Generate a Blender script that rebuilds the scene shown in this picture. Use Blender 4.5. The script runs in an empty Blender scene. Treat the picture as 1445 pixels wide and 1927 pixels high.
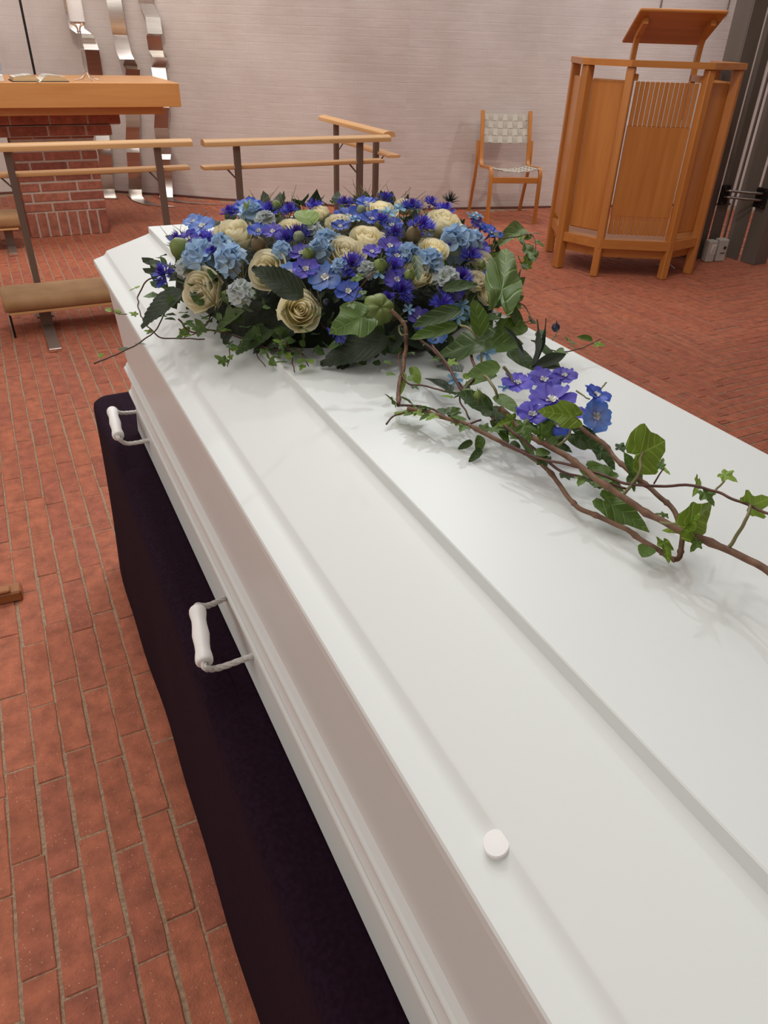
import bpy, math, random
from mathutils import Vector, Matrix, noise
S = bpy.context.scene
COL = S.collection
R = random.Random(7)

# ------------------------------------------------------------------ camera
yaw, pitch, roll = 0.4781, 0.5820, 0.0327
YAW, PITCH, ROLL = yaw, pitch, roll
f = Vector((math.sin(yaw) * math.cos(pitch), math.cos(yaw) * math.cos(pitch), -math.sin(pitch)))
r0 = Vector((math.cos(yaw), -math.sin(yaw), 0)); u0 = r0.cross(f)
cr = r0 * math.cos(roll) + u0 * math.sin(roll); cu = -r0 * math.sin(roll) + u0 * math.cos(roll)
CAM = Vector((0, 0, 1.42))
cd = bpy.data.cameras.new('camera'); cam = bpy.data.objects.new('camera', cd); COL.objects.link(cam)
M = Matrix(((cr.x, cu.x, -f.x, CAM.x), (cr.y, cu.y, -f.y, CAM.y), (cr.z, cu.z, -f.z, CAM.z), (0, 0, 0, 1)))
cam.matrix_world = M
cd.sensor_fit = 'VERTICAL'; cd.sensor_height = 36; cd.lens = 25.427; cd.clip_start = 0.02; cd.clip_end = 60
S.camera = cam
FPX = 1361.0

# ------------------------------------------------------------------ world, lights, exposure
w = bpy.data.worlds.new('world'); S.world = w; w.use_nodes = True
w.node_tree.nodes['Background'].inputs[0].default_value = (0.9, 0.95, 1, 1)
w.node_tree.nodes['Background'].inputs[1].default_value = 0.15
S.view_settings.view_transform = 'Standard'; S.view_settings.look = 'None'
S.view_settings.exposure = 0.42; S.view_settings.gamma = 1.0; S.view_settings.use_curve_mapping = False

def area(name, loc, target, sx, sy, power, colour):
    l = bpy.data.lights.new(name, 'AREA'); l.shape = 'RECTANGLE'; l.size = sx; l.size_y = sy
    l.energy = power; l.color = colour
    o = bpy.data.objects.new(name, l); COL.objects.link(o); o.location = loc
    o.rotation_euler = (Vector(target) - Vector(loc)).to_track_quat('-Z', 'Y').to_euler()
    return o
def spot(name, loc, target, power, colour, size=70, rad=0.06):
    l = bpy.data.lights.new(name, 'SPOT'); l.energy = power; l.color = colour
    l.spot_size = math.radians(size); l.spot_blend = 0.6; l.shadow_soft_size = rad
    o = bpy.data.objects.new(name, l); COL.objects.link(o); o.location = loc
    o.rotation_euler = (Vector(target) - Vector(loc)).to_track_quat('-Z', 'Y').to_euler()
    return o
WARM = (1.0, 0.87, 0.74); COOL = (0.84, 0.93, 1.0)
area('ceiling_light_field', (0.5, 2.2, 4.05), (0.5, 2.2, 0), 4.6, 5.0, 72, (0.97, 1.0, 0.98))
area('fill_area_front', (1.8, 6.6, 4.05), (1.8, 6.6, 0), 5.0, 1.5, 68, (1.0, 0.97, 0.95))  # unseen overhead fill added to brighten the apse wall, no real skylight
area('fill_area_right', (5.3, 4.7, 4.05), (5.1, 5.2, 0), 2.6, 1.6, 34, (0.96, 0.98, 1.0))  # added overhead fill, lifts the wall on the right; no opening there
spot('coffin_spot', (1.9, 3.6, 3.9), (0.45, 0.9, 1.0), 72, (0.90, 0.96, 1.0), 60, 0.04)
spot('aisle_spot', (0.9, 3.3, 3.95), (0.5, 0.7, 1.0), 20, COOL, 60, 0.05)
area('left_fill_light', (-2.85, 0.8, 2.0), (0.5, 1.2, 0.7), 4.0, 1.8, 38, (1.0, 0.99, 0.93))  # invented side fill that lifts the coffin's left faces, not a known window
spot('altar_spot', (0.3, 4.2, 3.95), (0.6, 6.6, 0.9), 135, WARM, 70, 0.08)
spot('chair_spot', (6.3, 3.2, 3.0), (4.1, 6.4, 0.8), 75, (1.0, 0.93, 0.88), 70, 0.05)
spot('pulpit_spot', (2.6, 2.6, 3.9), (4.2, 4.1, 0.8), 82, WARM, 60, 0.08)
spot('floor_spot', (0.35, 3.6, 3.95), (-0.15, 1.7, 0), 74, (1.0, 0.93, 0.85), 65, 0.1)

# ------------------------------------------------------------------ materials
def node(nt, t, **kw):
    n = nt.nodes.new(t)
    for k, v in kw.items(): setattr(n, k, v)
    return n
def base_mat(name, col, rough=0.5, metal=0.0, **kw):
    m = bpy.data.materials.new(name); m.use_nodes = True; nt = m.node_tree
    b = nt.nodes['Principled BSDF']
    b.inputs['Base Color'].default_value = (*col, 1); b.inputs['Roughness'].default_value = rough
    b.inputs['Metallic'].default_value = metal
    for k, v in kw.items(): b.inputs[k.replace('_', ' ')].default_value = v
    return m, nt, b
def noise_col(m, nt, b, c1, c2, scale=(5, 5, 5), detail=4, lo=0.35, hi=0.65, bump=0.0, coord='Object', dist=0.002):
    tc = node(nt, 'ShaderNodeTexCoord'); mp = node(nt, 'ShaderNodeMapping'); mp.inputs['Scale'].default_value = scale
    nz = node(nt, 'ShaderNodeTexNoise'); nz.inputs['Scale'].default_value = 1; nz.inputs['Detail'].default_value = detail
    rp = node(nt, 'ShaderNodeValToRGB'); rp.color_ramp.elements[0].position = lo; rp.color_ramp.elements[1].position = hi
    rp.color_ramp.elements[0].color = (*c1, 1); rp.color_ramp.elements[1].color = (*c2, 1)
    nt.links.new(tc.outputs[coord], mp.inputs[0]); nt.links.new(mp.outputs[0], nz.inputs['Vector'])
    nt.links.new(nz.outputs['Fac'], rp.inputs[0]); nt.links.new(rp.outputs[0], b.inputs['Base Color'])
    if bump:
        bp = node(nt, 'ShaderNodeBump'); bp.inputs['Strength'].default_value = bump; bp.inputs['Distance'].default_value = dist
        nt.links.new(nz.outputs['Fac'], bp.inputs['Height']); nt.links.new(bp.outputs[0], b.inputs['Normal'])
    return rp, nz
def mat_simple(name, col, rough=0.5, metal=0.0, c2=None, scale=(5, 5, 5), bump=0.0, dist=0.002, **kw):
    m, nt, b = base_mat(name, col, rough, metal, **kw)
    c2 = c2 or tuple(min(1, c * 1.12) for c in col)
    noise_col(m, nt, b, col, c2, scale, bump=bump, dist=dist)
    return m
MT = {}
MT['paint'] = mat_simple('white_lacquer', (0.69, 0.725, 0.715), 0.38, c2=(0.705, 0.74, 0.73), scale=(3, 3, 3), Specular_IOR_Level=0.35)
MT['grip'] = mat_simple('white_wood_grip', (0.82, 0.82, 0.81), 0.4, c2=(0.84, 0.84, 0.83))
MT['rope'] = mat_simple('grey_white_rope', (0.55, 0.53, 0.50), 0.8, c2=(0.72, 0.70, 0.67), scale=(300, 300, 300), bump=0.3)
MT['velvet'], _nt, _b = base_mat('dark_purple_velvet', (0.012, 0.0035, 0.010), 0.95, Sheen_Weight=0.05, Sheen_Roughness=0.5, Specular_IOR_Level=0.15)
_b.inputs['Sheen Tint'].default_value = (0.10, 0.04, 0.09, 1)
noise_col(MT['velvet'], _nt, _b, (0.009, 0.0022, 0.008), (0.016, 0.005, 0.013), (140, 140, 140), bump=0.5, dist=0.002)
MT['steel_brown'] = mat_simple('brown_grey_steel', (0.17, 0.125, 0.10), 0.5, 0.25, scale=(8, 8, 2))
MT['steel_dark'] = mat_simple('dark_grey_steel', (0.13, 0.115, 0.10), 0.55, 0.15, c2=(0.155, 0.138, 0.122), scale=(6, 6, 1.5))
MT['black'] = mat_simple('black_metal', (0.012, 0.010, 0.010), 0.4, 0.3)
MT['rod'] = mat_simple('polished_rod', (0.22, 0.21, 0.2), 0.25, 0.9)
MT['chrome'] = mat_simple('chrome', (0.75, 0.73, 0.7), 0.12, 1.0)
MT['strip'] = mat_simple('brushed_steel_strip', (0.62, 0.59, 0.55), 0.22, 1.0, c2=(0.72, 0.69, 0.65), scale=(2, 2, 30), bump=0.12)
MT['suede'] = mat_simple('tan_suede', (0.33, 0.185, 0.08), 0.9, c2=(0.42, 0.25, 0.12), scale=(7, 7, 7), Sheen_Weight=0.1)
MT['web'] = mat_simple('grey_linen_webbing', (0.40, 0.37, 0.31), 0.85, c2=(0.46, 0.43, 0.37), scale=(250, 250, 250), bump=0.2)
MT['web2'] = mat_simple('linen_webbing_gloss_tone', (0.50, 0.47, 0.40), 0.85, c2=(0.55, 0.52, 0.46), scale=(250, 250, 250), bump=0.2)  # same webbing, gloss of the cross straps put into a lighter colour
MT['greybox'] = mat_simple('light_grey_plastic', (0.45, 0.46, 0.44), 0.5)
MT['whiteprint'] = mat_simple('white_label', (0.75, 0.75, 0.75), 0.5)
MT['ink'] = mat_simple('black_ink', (0.02, 0.02, 0.02), 0.5)
MT['paper'] = mat_simple('book_page', (0.72, 0.69, 0.60), 0.8, c2=(0.76, 0.73, 0.65))
MT['pageedge'] = mat_simple('book_page_edge', (0.55, 0.40, 0.22), 0.7, c2=(0.70, 0.55, 0.34), scale=(5, 5, 900))
MT['print'] = mat_simple('printed_text', (0.38, 0.38, 0.37), 0.8, c2=(0.62, 0.60, 0.55), scale=(60, 600, 10))
MT['cover'] = mat_simple('dark_book_cover', (0.03, 0.025, 0.02), 0.6)
MT['wax'] = mat_simple('white_wax', (0.80, 0.80, 0.80), 0.45, Subsurface_Weight=0.2)
MT['bottle'], _nt, _b = base_mat('blue_clear_plastic', (0.55, 0.68, 0.85), 0.1, Transmission_Weight=0.6)
noise_col(MT['bottle'], _nt, _b, (0.5, 0.62, 0.8), (0.6, 0.7, 0.85), (20, 20, 20))
MT['ceil'] = mat_simple('ceiling_white', (0.72, 0.70, 0.68), 0.9)
MT['skirt'] = mat_simple('dark_red_skirting', (0.14, 0.055, 0.04), 0.8, scale=(8, 8, 8))

def wood(name, c1, c2, axis='X', rough=0.38):
    m, nt, b = base_mat(name, c1, rough, Coat_Weight=0.15, Coat_Roughness=0.25)
    s = {'X': (1.5, 22, 22), 'Y': (22, 1.5, 22), 'Z': (22, 22, 1.5)}[axis]
    rp, nz = noise_col(m, nt, b, c1, c2, s, detail=6, lo=0.3, hi=0.7)
    nz.inputs['Distortion'].default_value = 0.4
    oi = node(nt, 'ShaderNodeObjectInfo'); hs = node(nt, 'ShaderNodeHueSaturation'); mr = node(nt, 'ShaderNodeMapRange')
    mr.inputs['To Min'].default_value = 0.9; mr.inputs['To Max'].default_value = 1.08
    nt.links.new(oi.outputs['Random'], mr.inputs[0]); nt.links.new(mr.outputs[0], hs.inputs['Value'])
    nt.links.new(rp.outputs[0], hs.inputs['Color']); nt.links.new(hs.outputs[0], b.inputs['Base Color'])
    return m
C1, C2 = (0.44, 0.165, 0.034), (0.54, 0.225, 0.055)
MT['woodX'] = wood('beech_wood_x', C1, C2, 'X'); MT['woodY'] = wood('beech_wood_y', C1, C2, 'Y'); MT['woodZ'] = wood('beech_wood_z', C1, C2, 'Z')
MT['tableX'] = wood('altar_beech', (0.55, 0.25, 0.075), (0.64, 0.32, 0.11), 'X')
MT['railX'] = wood('rail_wood_x', (0.66, 0.38, 0.155), (0.76, 0.46, 0.21), 'X'); MT['railY'] = wood('rail_wood_y', (0.66, 0.38, 0.155), (0.76, 0.46, 0.21), 'Y')
MT['footwood'] = wood('dark_oak_wood', (0.26, 0.09, 0.025), (0.38, 0.15, 0.05), 'X')

def brick_mat(name, c1, c2, c3, speck=True):
    m, nt, b = base_mat(name, c1, 0.75)
    geo = node(nt, 'ShaderNodeNewGeometry'); oi = node(nt, 'ShaderNodeObjectInfo')
    add = node(nt, 'ShaderNodeMath', operation='ADD'); fr = node(nt, 'ShaderNodeMath', operation='FRACT')
    nt.links.new(geo.outputs['Random Per Island'], add.inputs[0]); nt.links.new(oi.outputs['Random'], add.inputs[1])
    nt.links.new(add.outputs[0], fr.inputs[0])
    rp = node(nt, 'ShaderNodeValToRGB'); e = rp.color_ramp.elements
    e[0].color = (*c1, 1); e[1].color = (*c3, 1); x = e.new(0.5); x.color = (*c2, 1)
    nt.links.new(fr.outputs[0], rp.inputs[0])
    n1 = node(nt, 'ShaderNodeTexNoise'); n1.inputs['Scale'].default_value = 22; n1.inputs['Detail'].default_value = 9
    n1.inputs['Roughness'].default_value = 0.65
    nt.links.new(geo.outputs['Position'], n1.inputs['Vector'])
    mr = node(nt, 'ShaderNodeMapRange'); mr.inputs['From Min'].default_value = 0.3; mr.inputs['From Max'].default_value = 0.7
    mr.inputs['To Min'].default_value = 0.66; mr.inputs['To Max'].default_value = 1.30
    nt.links.new(n1.outputs['Fac'], mr.inputs[0])
    mx = node(nt, 'ShaderNodeMix', data_type='RGBA', blend_type='MULTIPLY'); mx.inputs[0].default_value = 1
    nt.links.new(rp.outputs[0], mx.inputs[6]); nt.links.new(mr.outputs[0], mx.inputs[7])
    out = mx.outputs[2]
    if speck:
        vo = node(nt, 'ShaderNodeTexVoronoi'); vo.inputs['Scale'].default_value = 120
        nt.links.new(geo.outputs['Position'], vo.inputs['Vector'])
        lt = node(nt, 'ShaderNodeMath', operation='LESS_THAN'); lt.inputs[1].default_value = 0.13
        nt.links.new(vo.outputs['Distance'], lt.inputs[0])
        sp = node(nt, 'ShaderNodeSeparateColor'); nt.links.new(vo.outputs['Color'], sp.inputs[0])
        g = node(nt, 'ShaderNodeMath', operation='GREATER_THAN'); g.inputs[1].default_value = 0.5
        nt.links.new(sp.outputs[0], g.inputs[0])
        ml = node(nt, 'ShaderNodeMath', operation='MULTIPLY'); nt.links.new(lt.outputs[0], ml.inputs[0]); nt.links.new(g.outputs[0], ml.inputs[1])
        m2 = node(nt, 'ShaderNodeMix', data_type='RGBA'); nt.links.new(ml.outputs[0], m2.inputs[0])
        nt.links.new(out, m2.inputs[6]); m2.inputs[7].default_value = (0.62, 0.36, 0.26, 1); out = m2.outputs[2]
    nt.links.new(out, b.inputs['Base Color'])
    n2 = node(nt, 'ShaderNodeTexNoise'); n2.inputs['Scale'].default_value = 260; n2.inputs['Detail'].default_value = 3
    nt.links.new(geo.outputs['Position'], n2.inputs['Vector'])
    ad = node(nt, 'ShaderNodeMath', operation='ADD'); nt.links.new(n1.outputs['Fac'], ad.inputs[0]); nt.links.new(n2.outputs['Fac'], ad.inputs[1])
    bp = node(nt, 'ShaderNodeBump'); bp.inputs['Strength'].default_value = 0.7; bp.inputs['Distance'].default_value = 0.003
    nt.links.new(ad.outputs[0], bp.inputs['Height']); nt.links.new(bp.outputs[0], b.inputs['Normal'])
    return m
MT['brick'] = brick_mat('red_paving_brick', (0.37, 0.110, 0.056), (0.42, 0.128, 0.066), (0.34, 0.098, 0.056))
MT['abrick'] = brick_mat('red_altar_brick', (0.34, 0.115, 0.075), (0.40, 0.15, 0.095), (0.27, 0.085, 0.06), False)
MT['mortar'] = mat_simple('sand_mortar', (0.25, 0.160, 0.105), 0.95, c2=(0.40, 0.275, 0.18), scale=(160, 160, 160), bump=0.5)
MT['amortar'] = mat_simple('grey_mortar', (0.46, 0.38, 0.32), 0.95, c2=(0.54, 0.46, 0.40), scale=(60, 60, 60), bump=0.4)

def wall_mat():
    m, nt, b = base_mat('whitewashed_brick_wall', (0.6, 0.55, 0.52), 0.85)
    uv = node(nt, 'ShaderNodeUVMap')
    nz = node(nt, 'ShaderNodeTexNoise'); nz.inputs['Scale'].default_value = 2.2; nz.inputs['Detail'].default_value = 6
    nt.links.new(uv.outputs[0], nz.inputs['Vector'])
    rp = node(nt, 'ShaderNodeValToRGB'); rp.color_ramp.elements[0].color = (0.60, 0.535, 0.50, 1); rp.color_ramp.elements[1].color = (0.68, 0.62, 0.59, 1)
    rp.color_ramp.elements[0].position = 0.35; rp.color_ramp.elements[1].position = 0.65
    nt.links.new(nz.outputs['Fac'], rp.inputs[0]); nt.links.new(rp.outputs[0], b.inputs['Base Color'])
    br = node(nt, 'ShaderNodeTexBrick'); br.inputs['Scale'].default_value = 1
    br.inputs['Brick Width'].default_value = 0.24; br.inputs['Row Height'].default_value = 0.067
    br.inputs['Mortar Size'].default_value = 0.006; br.inputs['Mortar Smooth'].default_value = 0.9
    br.inputs['Color1'].default_value = (1, 1, 1, 1); br.inputs['Color2'].default_value = (0.7, 0.7, 0.7, 1); br.inputs['Mortar'].default_value = (0.2, 0.2, 0.2, 1)
    nt.links.new(uv.outputs[0], br.inputs['Vector'])
    mp = node(nt, 'ShaderNodeMapping'); mp.inputs['Scale'].default_value = (5, 18, 1); nt.links.new(uv.outputs[0], mp.inputs[0])
    n2 = node(nt, 'ShaderNodeTexNoise'); n2.inputs['Scale'].default_value = 1; n2.inputs['Detail'].default_value = 5
    nt.links.new(mp.outputs[0], n2.inputs['Vector'])
    ml = node(nt, 'ShaderNodeMath', operation='MULTIPLY'); nt.links.new(br.outputs['Color'], ml.inputs[0]); nt.links.new(n2.outputs['Fac'], ml.inputs[1])
    ad = node(nt, 'ShaderNodeMath', operation='ADD'); nt.links.new(ml.outputs[0], ad.inputs[0]); nt.links.new(n2.outputs['Fac'], ad.inputs[1])
    bp = node(nt, 'ShaderNodeBump'); bp.inputs['Strength'].default_value = 0.22; bp.inputs['Distance'].default_value = 0.008
    nt.links.new(ad.outputs[0], bp.inputs['Height']); nt.links.new(bp.outputs[0], b.inputs['Normal'])
    return m
MT['wall'] = wall_mat()

def leaf_mat(name, col, col2, rough=0.45, vein='s'):
    m, nt, b = base_mat(name, col, rough, Transmission_Weight=0.0)
    uv = node(nt, 'ShaderNodeUVMap'); sx = node(nt, 'ShaderNodeSeparateXYZ'); nt.links.new(uv.outputs[0], sx.inputs[0])
    ab = node(nt, 'ShaderNodeMath', operation='ABSOLUTE'); nt.links.new(sx.outputs[0], ab.inputs[0])
    sl = node(nt, 'ShaderNodeMath', operation='MULTIPLY_ADD'); sl.inputs[1].default_value = -0.7
    nt.links.new(ab.outputs[0], sl.inputs[0]); nt.links.new(sx.outputs[1], sl.inputs[2])
    mu = node(nt, 'ShaderNodeMath', operation='MULTIPLY'); mu.inputs[1].default_value = 8 if vein == 's' else 4
    nt.links.new(sl.outputs[0], mu.inputs[0])
    pp = node(nt, 'ShaderNodeMath', operation='PINGPONG'); pp.inputs[1].default_value = 0.5; nt.links.new(mu.outputs[0], pp.inputs[0])
    mn = node(nt, 'ShaderNodeMath', operation='MINIMUM'); a4 = node(nt, 'ShaderNodeMath', operation='MULTIPLY'); a4.inputs[1].default_value = 6
    nt.links.new(ab.outputs[0], a4.inputs[0]); nt.links.new(pp.outputs[0], mn.inputs[0]); nt.links.new(a4.outputs[0], mn.inputs[1])
    mr = node(nt, 'ShaderNodeMapRange'); mr.inputs['From Min'].default_value = 0.02; mr.inputs['From Max'].default_value = 0.13
    nt.links.new(mn.outputs[0], mr.inputs[0])
    geo = node(nt, 'ShaderNodeNewGeometry'); nz = node(nt, 'ShaderNodeTexNoise'); nz.inputs['Scale'].default_value = 40
    nt.links.new(geo.outputs['Position'], nz.inputs['Vector'])
    rp = node(nt, 'ShaderNodeValToRGB'); rp.color_ramp.elements[0].color = (*col, 1); rp.color_ramp.elements[1].color = (*col2, 1)
    rp.color_ramp.elements[0].position = 0.35; rp.color_ramp.elements[1].position = 0.65
    nt.links.new(nz.outputs['Fac'], rp.inputs[0])
    mx = node(nt, 'ShaderNodeMix', data_type='RGBA'); nt.links.new(mr.outputs[0], mx.inputs[0])
    vc = tuple(min(1, c * 1.4 + 0.006) for c in col2)
    mx.inputs[6].default_value = (*vc, 1); nt.links.new(rp.outputs[0], mx.inputs[7])
    nt.links.new(mx.outputs[2], b.inputs['Base Color'])
    bp = node(nt, 'ShaderNodeBump'); bp.inputs['Strength'].default_value = 0.5; bp.inputs['Distance'].default_value = 0.0015
    nt.links.new(mr.outputs[0], bp.inputs['Height']); nt.links.new(bp.outputs[0], b.inputs['Normal'])
    tr = node(nt, 'ShaderNodeBsdfTranslucent'); ms = node(nt, 'ShaderNodeMixShader'); ms.inputs[0].default_value = 0.22
    nt.links.new(mx.outputs[2], tr.inputs[0]); nt.links.new(b.outputs[0], ms.inputs[1]); nt.links.new(tr.outputs[0], ms.inputs[2])
    nt.links.new(ms.outputs[0], nt.nodes['Material Output'].inputs[0])
    return m
LEAFM = [leaf_mat('leaf_dark_green', (0.018, 0.030, 0.014), (0.030, 0.048, 0.022), 0.5),
         leaf_mat('leaf_mid_green', (0.032, 0.066, 0.013), (0.050, 0.095, 0.020), 0.5, 'i'),
         leaf_mat('leaf_green', (0.065, 0.125, 0.014), (0.090, 0.165, 0.022), 0.5, 'i'),
         leaf_mat('leaf_bright_green', (0.14, 0.235, 0.020), (0.20, 0.31, 0.035), 0.5, 'i')]

def petal_mat(name, base, tip, trans=0.3, rough=0.55, jit=0.06):
    m, nt, b = base_mat(name, tip, rough)
    uv = node(nt, 'ShaderNodeUVMap'); sx = node(nt, 'ShaderNodeSeparateXYZ'); nt.links.new(uv.outputs[0], sx.inputs[0])
    rp = node(nt, 'ShaderNodeValToRGB'); rp.color_ramp.elements[0].color = (*base, 1); rp.color_ramp.elements[1].color = (*tip, 1)
    rp.color_ramp.elements[1].position = 0.8
    nt.links.new(sx.outputs[1], rp.inputs[0])
    oi = node(nt, 'ShaderNodeObjectInfo'); mr = node(nt, 'ShaderNodeMapRange'); mr.inputs['To Min'].default_value = 1 - jit * 3; mr.inputs['To Max'].default_value = 1 + jit * 2
    nt.links.new(oi.outputs['Random'], mr.inputs[0])
    hs = node(nt, 'ShaderNodeHueSaturation'); nt.links.new(mr.outputs[0], hs.inputs['Value']); nt.links.new(rp.outputs[0], hs.inputs['Color'])
    nt.links.new(hs.outputs[0], b.inputs['Base Color'])
    tr = node(nt, 'ShaderNodeBsdfTranslucent'); ms = node(nt, 'ShaderNodeMixShader'); ms.inputs[0].default_value = trans
    nt.links.new(hs.outputs[0], tr.inputs[0]); nt.links.new(b.outputs[0], ms.inputs[1]); nt.links.new(tr.outputs[0], ms.inputs[2])
    nt.links.new(ms.outputs[0], nt.nodes['Material Output'].inputs[0])
    return m
MT['rose'] = petal_mat('cream_rose_petal', (0.86, 0.82, 0.48), (0.95, 0.90, 0.68), 0.35)
MT['rosein'] = petal_mat('warm_rose_heart', (0.92, 0.76, 0.44), (0.96, 0.90, 0.68), 0.4)
MT['corn'] = petal_mat('cornflower_blue', (0.06, 0.035, 0.34), (0.11, 0.115, 0.66), 0.25, jit=0.1)
MT['cornin'] = petal_mat('cornflower_heart', (0.03, 0.005, 0.12), (0.10, 0.02, 0.34), 0.2)
MT['delph0'] = petal_mat('delphinium_blue', (0.16, 0.22, 0.62), (0.055, 0.13, 0.64), 0.3, jit=0.1)
MT['delph1'] = petal_mat('delphinium_sky_blue', (0.34, 0.42, 0.70), (0.12, 0.26, 0.70), 0.3)
MT['delph2'] = petal_mat('delphinium_purple', (0.20, 0.16, 0.60), (0.095, 0.075, 0.50), 0.3, jit=0.1)
MT['eye'] = petal_mat('delphinium_eye', (0.6, 0.62, 0.45), (0.75, 0.75, 0.72), 0.1)
MT['hyd0'] = petal_mat('hydrangea_light_blue', (0.50, 0.66, 0.72), (0.38, 0.56, 0.78), 0.3, jit=0.08)
MT['hyd1'] = petal_mat('hydrangea_pale_grey', (0.50, 0.56, 0.40), (0.60, 0.66, 0.68), 0.3, jit=0.08)
MT['star'] = petal_mat('pale_blue_star', (0.16, 0.38, 0.60), (0.30, 0.50, 0.68), 0.25)
MT['podg'] = mat_simple('green_pod', (0.10, 0.16, 0.035), 0.5, c2=(0.22, 0.28, 0.07), scale=(60, 60, 60))
MT['podb'] = mat_simple('brown_pod', (0.09, 0.055, 0.03), 0.6, c2=(0.18, 0.14, 0.05), scale=(60, 60, 60))
MT['podgrey'] = mat_simple('grey_green_bud', (0.16, 0.20, 0.10), 0.7, c2=(0.24, 0.27, 0.17), scale=(200, 200, 200))
MT['berry'] = mat_simple('dark_blue_berry', (0.015, 0.02, 0.045), 0.35, c2=(0.03, 0.035, 0.06))
MT['needle'] = mat_simple('dark_teal_needles', (0.01, 0.035, 0.03), 0.5)
MT['stem'] = mat_simple('brown_woody_stem', (0.10, 0.045, 0.022), 0.7, c2=(0.19, 0.10, 0.055), scale=(80, 80, 80), bump=0.5)
MT['stemr'] = mat_simple('dark_red_vine', (0.055, 0.018, 0.014), 0.6, c2=(0.11, 0.04, 0.022), scale=(80, 80, 80))
MT['stemg'] = mat_simple('green_petiole', (0.14, 0.12, 0.05), 0.6, c2=(0.20, 0.19, 0.08))

# ------------------------------------------------------------------ mesh helpers
class MB:
    def __init__(s, solid=True): s.v = []; s.f = []; s.uv = []; s.solid = solid
    def add(s, vs, fs, uv=None):
        n = len(s.v); s.v += [tuple(v) for v in vs]; s.f += [tuple(i + n for i in q) for q in fs]
        s.uv += (uv if uv else [(0, 0)] * len(vs))
        return s
    def box(s, x0, x1, y0, y1, z0, z1, b=0.0, T=None):
        if b <= 0:
            vs = [(x, y, z) for z in (z0, z1) for y in (y0, y1) for x in (x0, x1)]
            fs = [(0, 2, 3, 1), (4, 5, 7, 6), (0, 1, 5, 4), (2, 6, 7, 3), (0, 4, 6, 2), (1, 3, 7, 5)]
        else:
            b = min(b, (x1 - x0) * .45, (y1 - y0) * .45, (z1 - z0) * .45)
            X = (x0, x1); Y = (y0, y1); Z = (z0, z1); vs = []; idx = {}
            for i in (0, 1):
                for j in (0, 1):
                    for k in (0, 1):
                        sx, sy, sz = (b if i == 0 else -b), (b if j == 0 else -b), (b if k == 0 else -b)
                        idx[i, j, k, 'x'] = len(vs); vs.append((X[i], Y[j] + sy, Z[k] + sz))
                        idx[i, j, k, 'y'] = len(vs); vs.append((X[i] + sx, Y[j], Z[k] + sz))
                        idx[i, j, k, 'z'] = len(vs); vs.append((X[i] + sx, Y[j] + sy, Z[k]))
            fs = []
            g = lambda i, j, k, a: idx[i, j, k, a]
            for i in (0, 1): fs.append([g(i, 0, 0, 'x'), g(i, 1, 0, 'x'), g(i, 1, 1, 'x'), g(i, 0, 1, 'x')][::(1 if i else -1)])
            for j in (0, 1): fs.append([g(0, j, 0, 'y'), g(1, j, 0, 'y'), g(1, j, 1, 'y'), g(0, j, 1, 'y')][::(-1 if j else 1)])
            for k in (0, 1): fs.append([g(0, 0, k, 'z'), g(1, 0, k, 'z'), g(1, 1, k, 'z'), g(0, 1, k, 'z')][::(1 if k else -1)])
            for a in (0, 1):
                for c in (0, 1):
                    fs.append([g(a, c, 0, 'x'), g(a, c, 1, 'x'), g(a, c, 1, 'y'), g(a, c, 0, 'y')][::(1 if a != c else -1)])
                    fs.append([g(a, 0, c, 'x'), g(a, 1, c, 'x'), g(a, 1, c, 'z'), g(a, 0, c, 'z')][::(-1 if a != c else 1)])
                    fs.append([g(0, a, c, 'y'), g(1, a, c, 'y'), g(1, a, c, 'z'), g(0, a, c, 'z')][::(1 if a != c else -1)])
                    for d in (0, 1):
                        t = [g(a, c, d, 'x'), g(a, c, d, 'y'), g(a, c, d, 'z')]
                        fs.append(t[::(1 if (a + c + d) % 2 else -1)])
        if T is not None: vs = [T @ Vector(v) for v in vs]
        return s.add(vs, fs)
    def prism(s, prof, y0, y1, plane='xz', closed=True):
        """extrude a 2D profile: plane 'xz' along y, 'yz' along x, 'xy' along z"""
        n = len(prof); P = {'xz': lambda a, b, t: (a, t, b), 'yz': lambda a, b, t: (t, a, b), 'xy': lambda a, b, t: (a, b, t)}[plane]
        vs = [P(a, b, y0) for a, b in prof] + [P(a, b, y1) for a, b in prof]
        fs = [(i, (i + 1) % n, (i + 1) % n + n, i + n) for i in range(n)]
        fs += [tuple(range(n))[::-1], tuple(range(n, 2 * n))]
        return s.add(vs, fs)
    def tube(s, pts, r, n=8, cap=True, rr=None):
        pts = [Vector(p) for p in pts]; m = len(pts); up = None; vs = []
        for i, p in enumerate(pts):
            d = (pts[min(i + 1, m - 1)] - pts[max(i - 1, 0)]).normalized()
            if up is None:
                up = d.orthogonal().normalized()
            up = (up - d * up.dot(d)).normalized(); sd = d.cross(up)
            q = rr[i] if rr else r
            for k in range(n):
                a = 2 * math.pi * k / n; vs.append(p + (up * math.cos(a) + sd * math.sin(a)) * q)
        fs = [(i * n + k, i * n + (k + 1) % n, (i + 1) * n + (k + 1) % n, (i + 1) * n + k) for i in range(m - 1) for k in range(n)]
        if cap: fs += [tuple(range(n))[::-1], tuple(range((m - 1) * n, m * n))]
        return s.add(vs, fs)
    def lathe(s, prof, n=20, T=None):
        m = len(prof); vs = []
        for r, z in prof:
            for k in range(n):
                a = 2 * math.pi * k / n; vs.append(Vector((r * math.cos(a), r * math.sin(a), z)))
        fs = [(i * n + k, i * n + (k + 1) % n, (i + 1) * n + (k + 1) % n, (i + 1) * n + k) for i in range(m - 1) for k in range(n)]
        fs += [tuple(range(n))[::-1], tuple(range((m - 1) * n, m * n))]
        if T is not None: vs = [T @ v for v in vs]
        return s.add(vs, fs)
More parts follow.
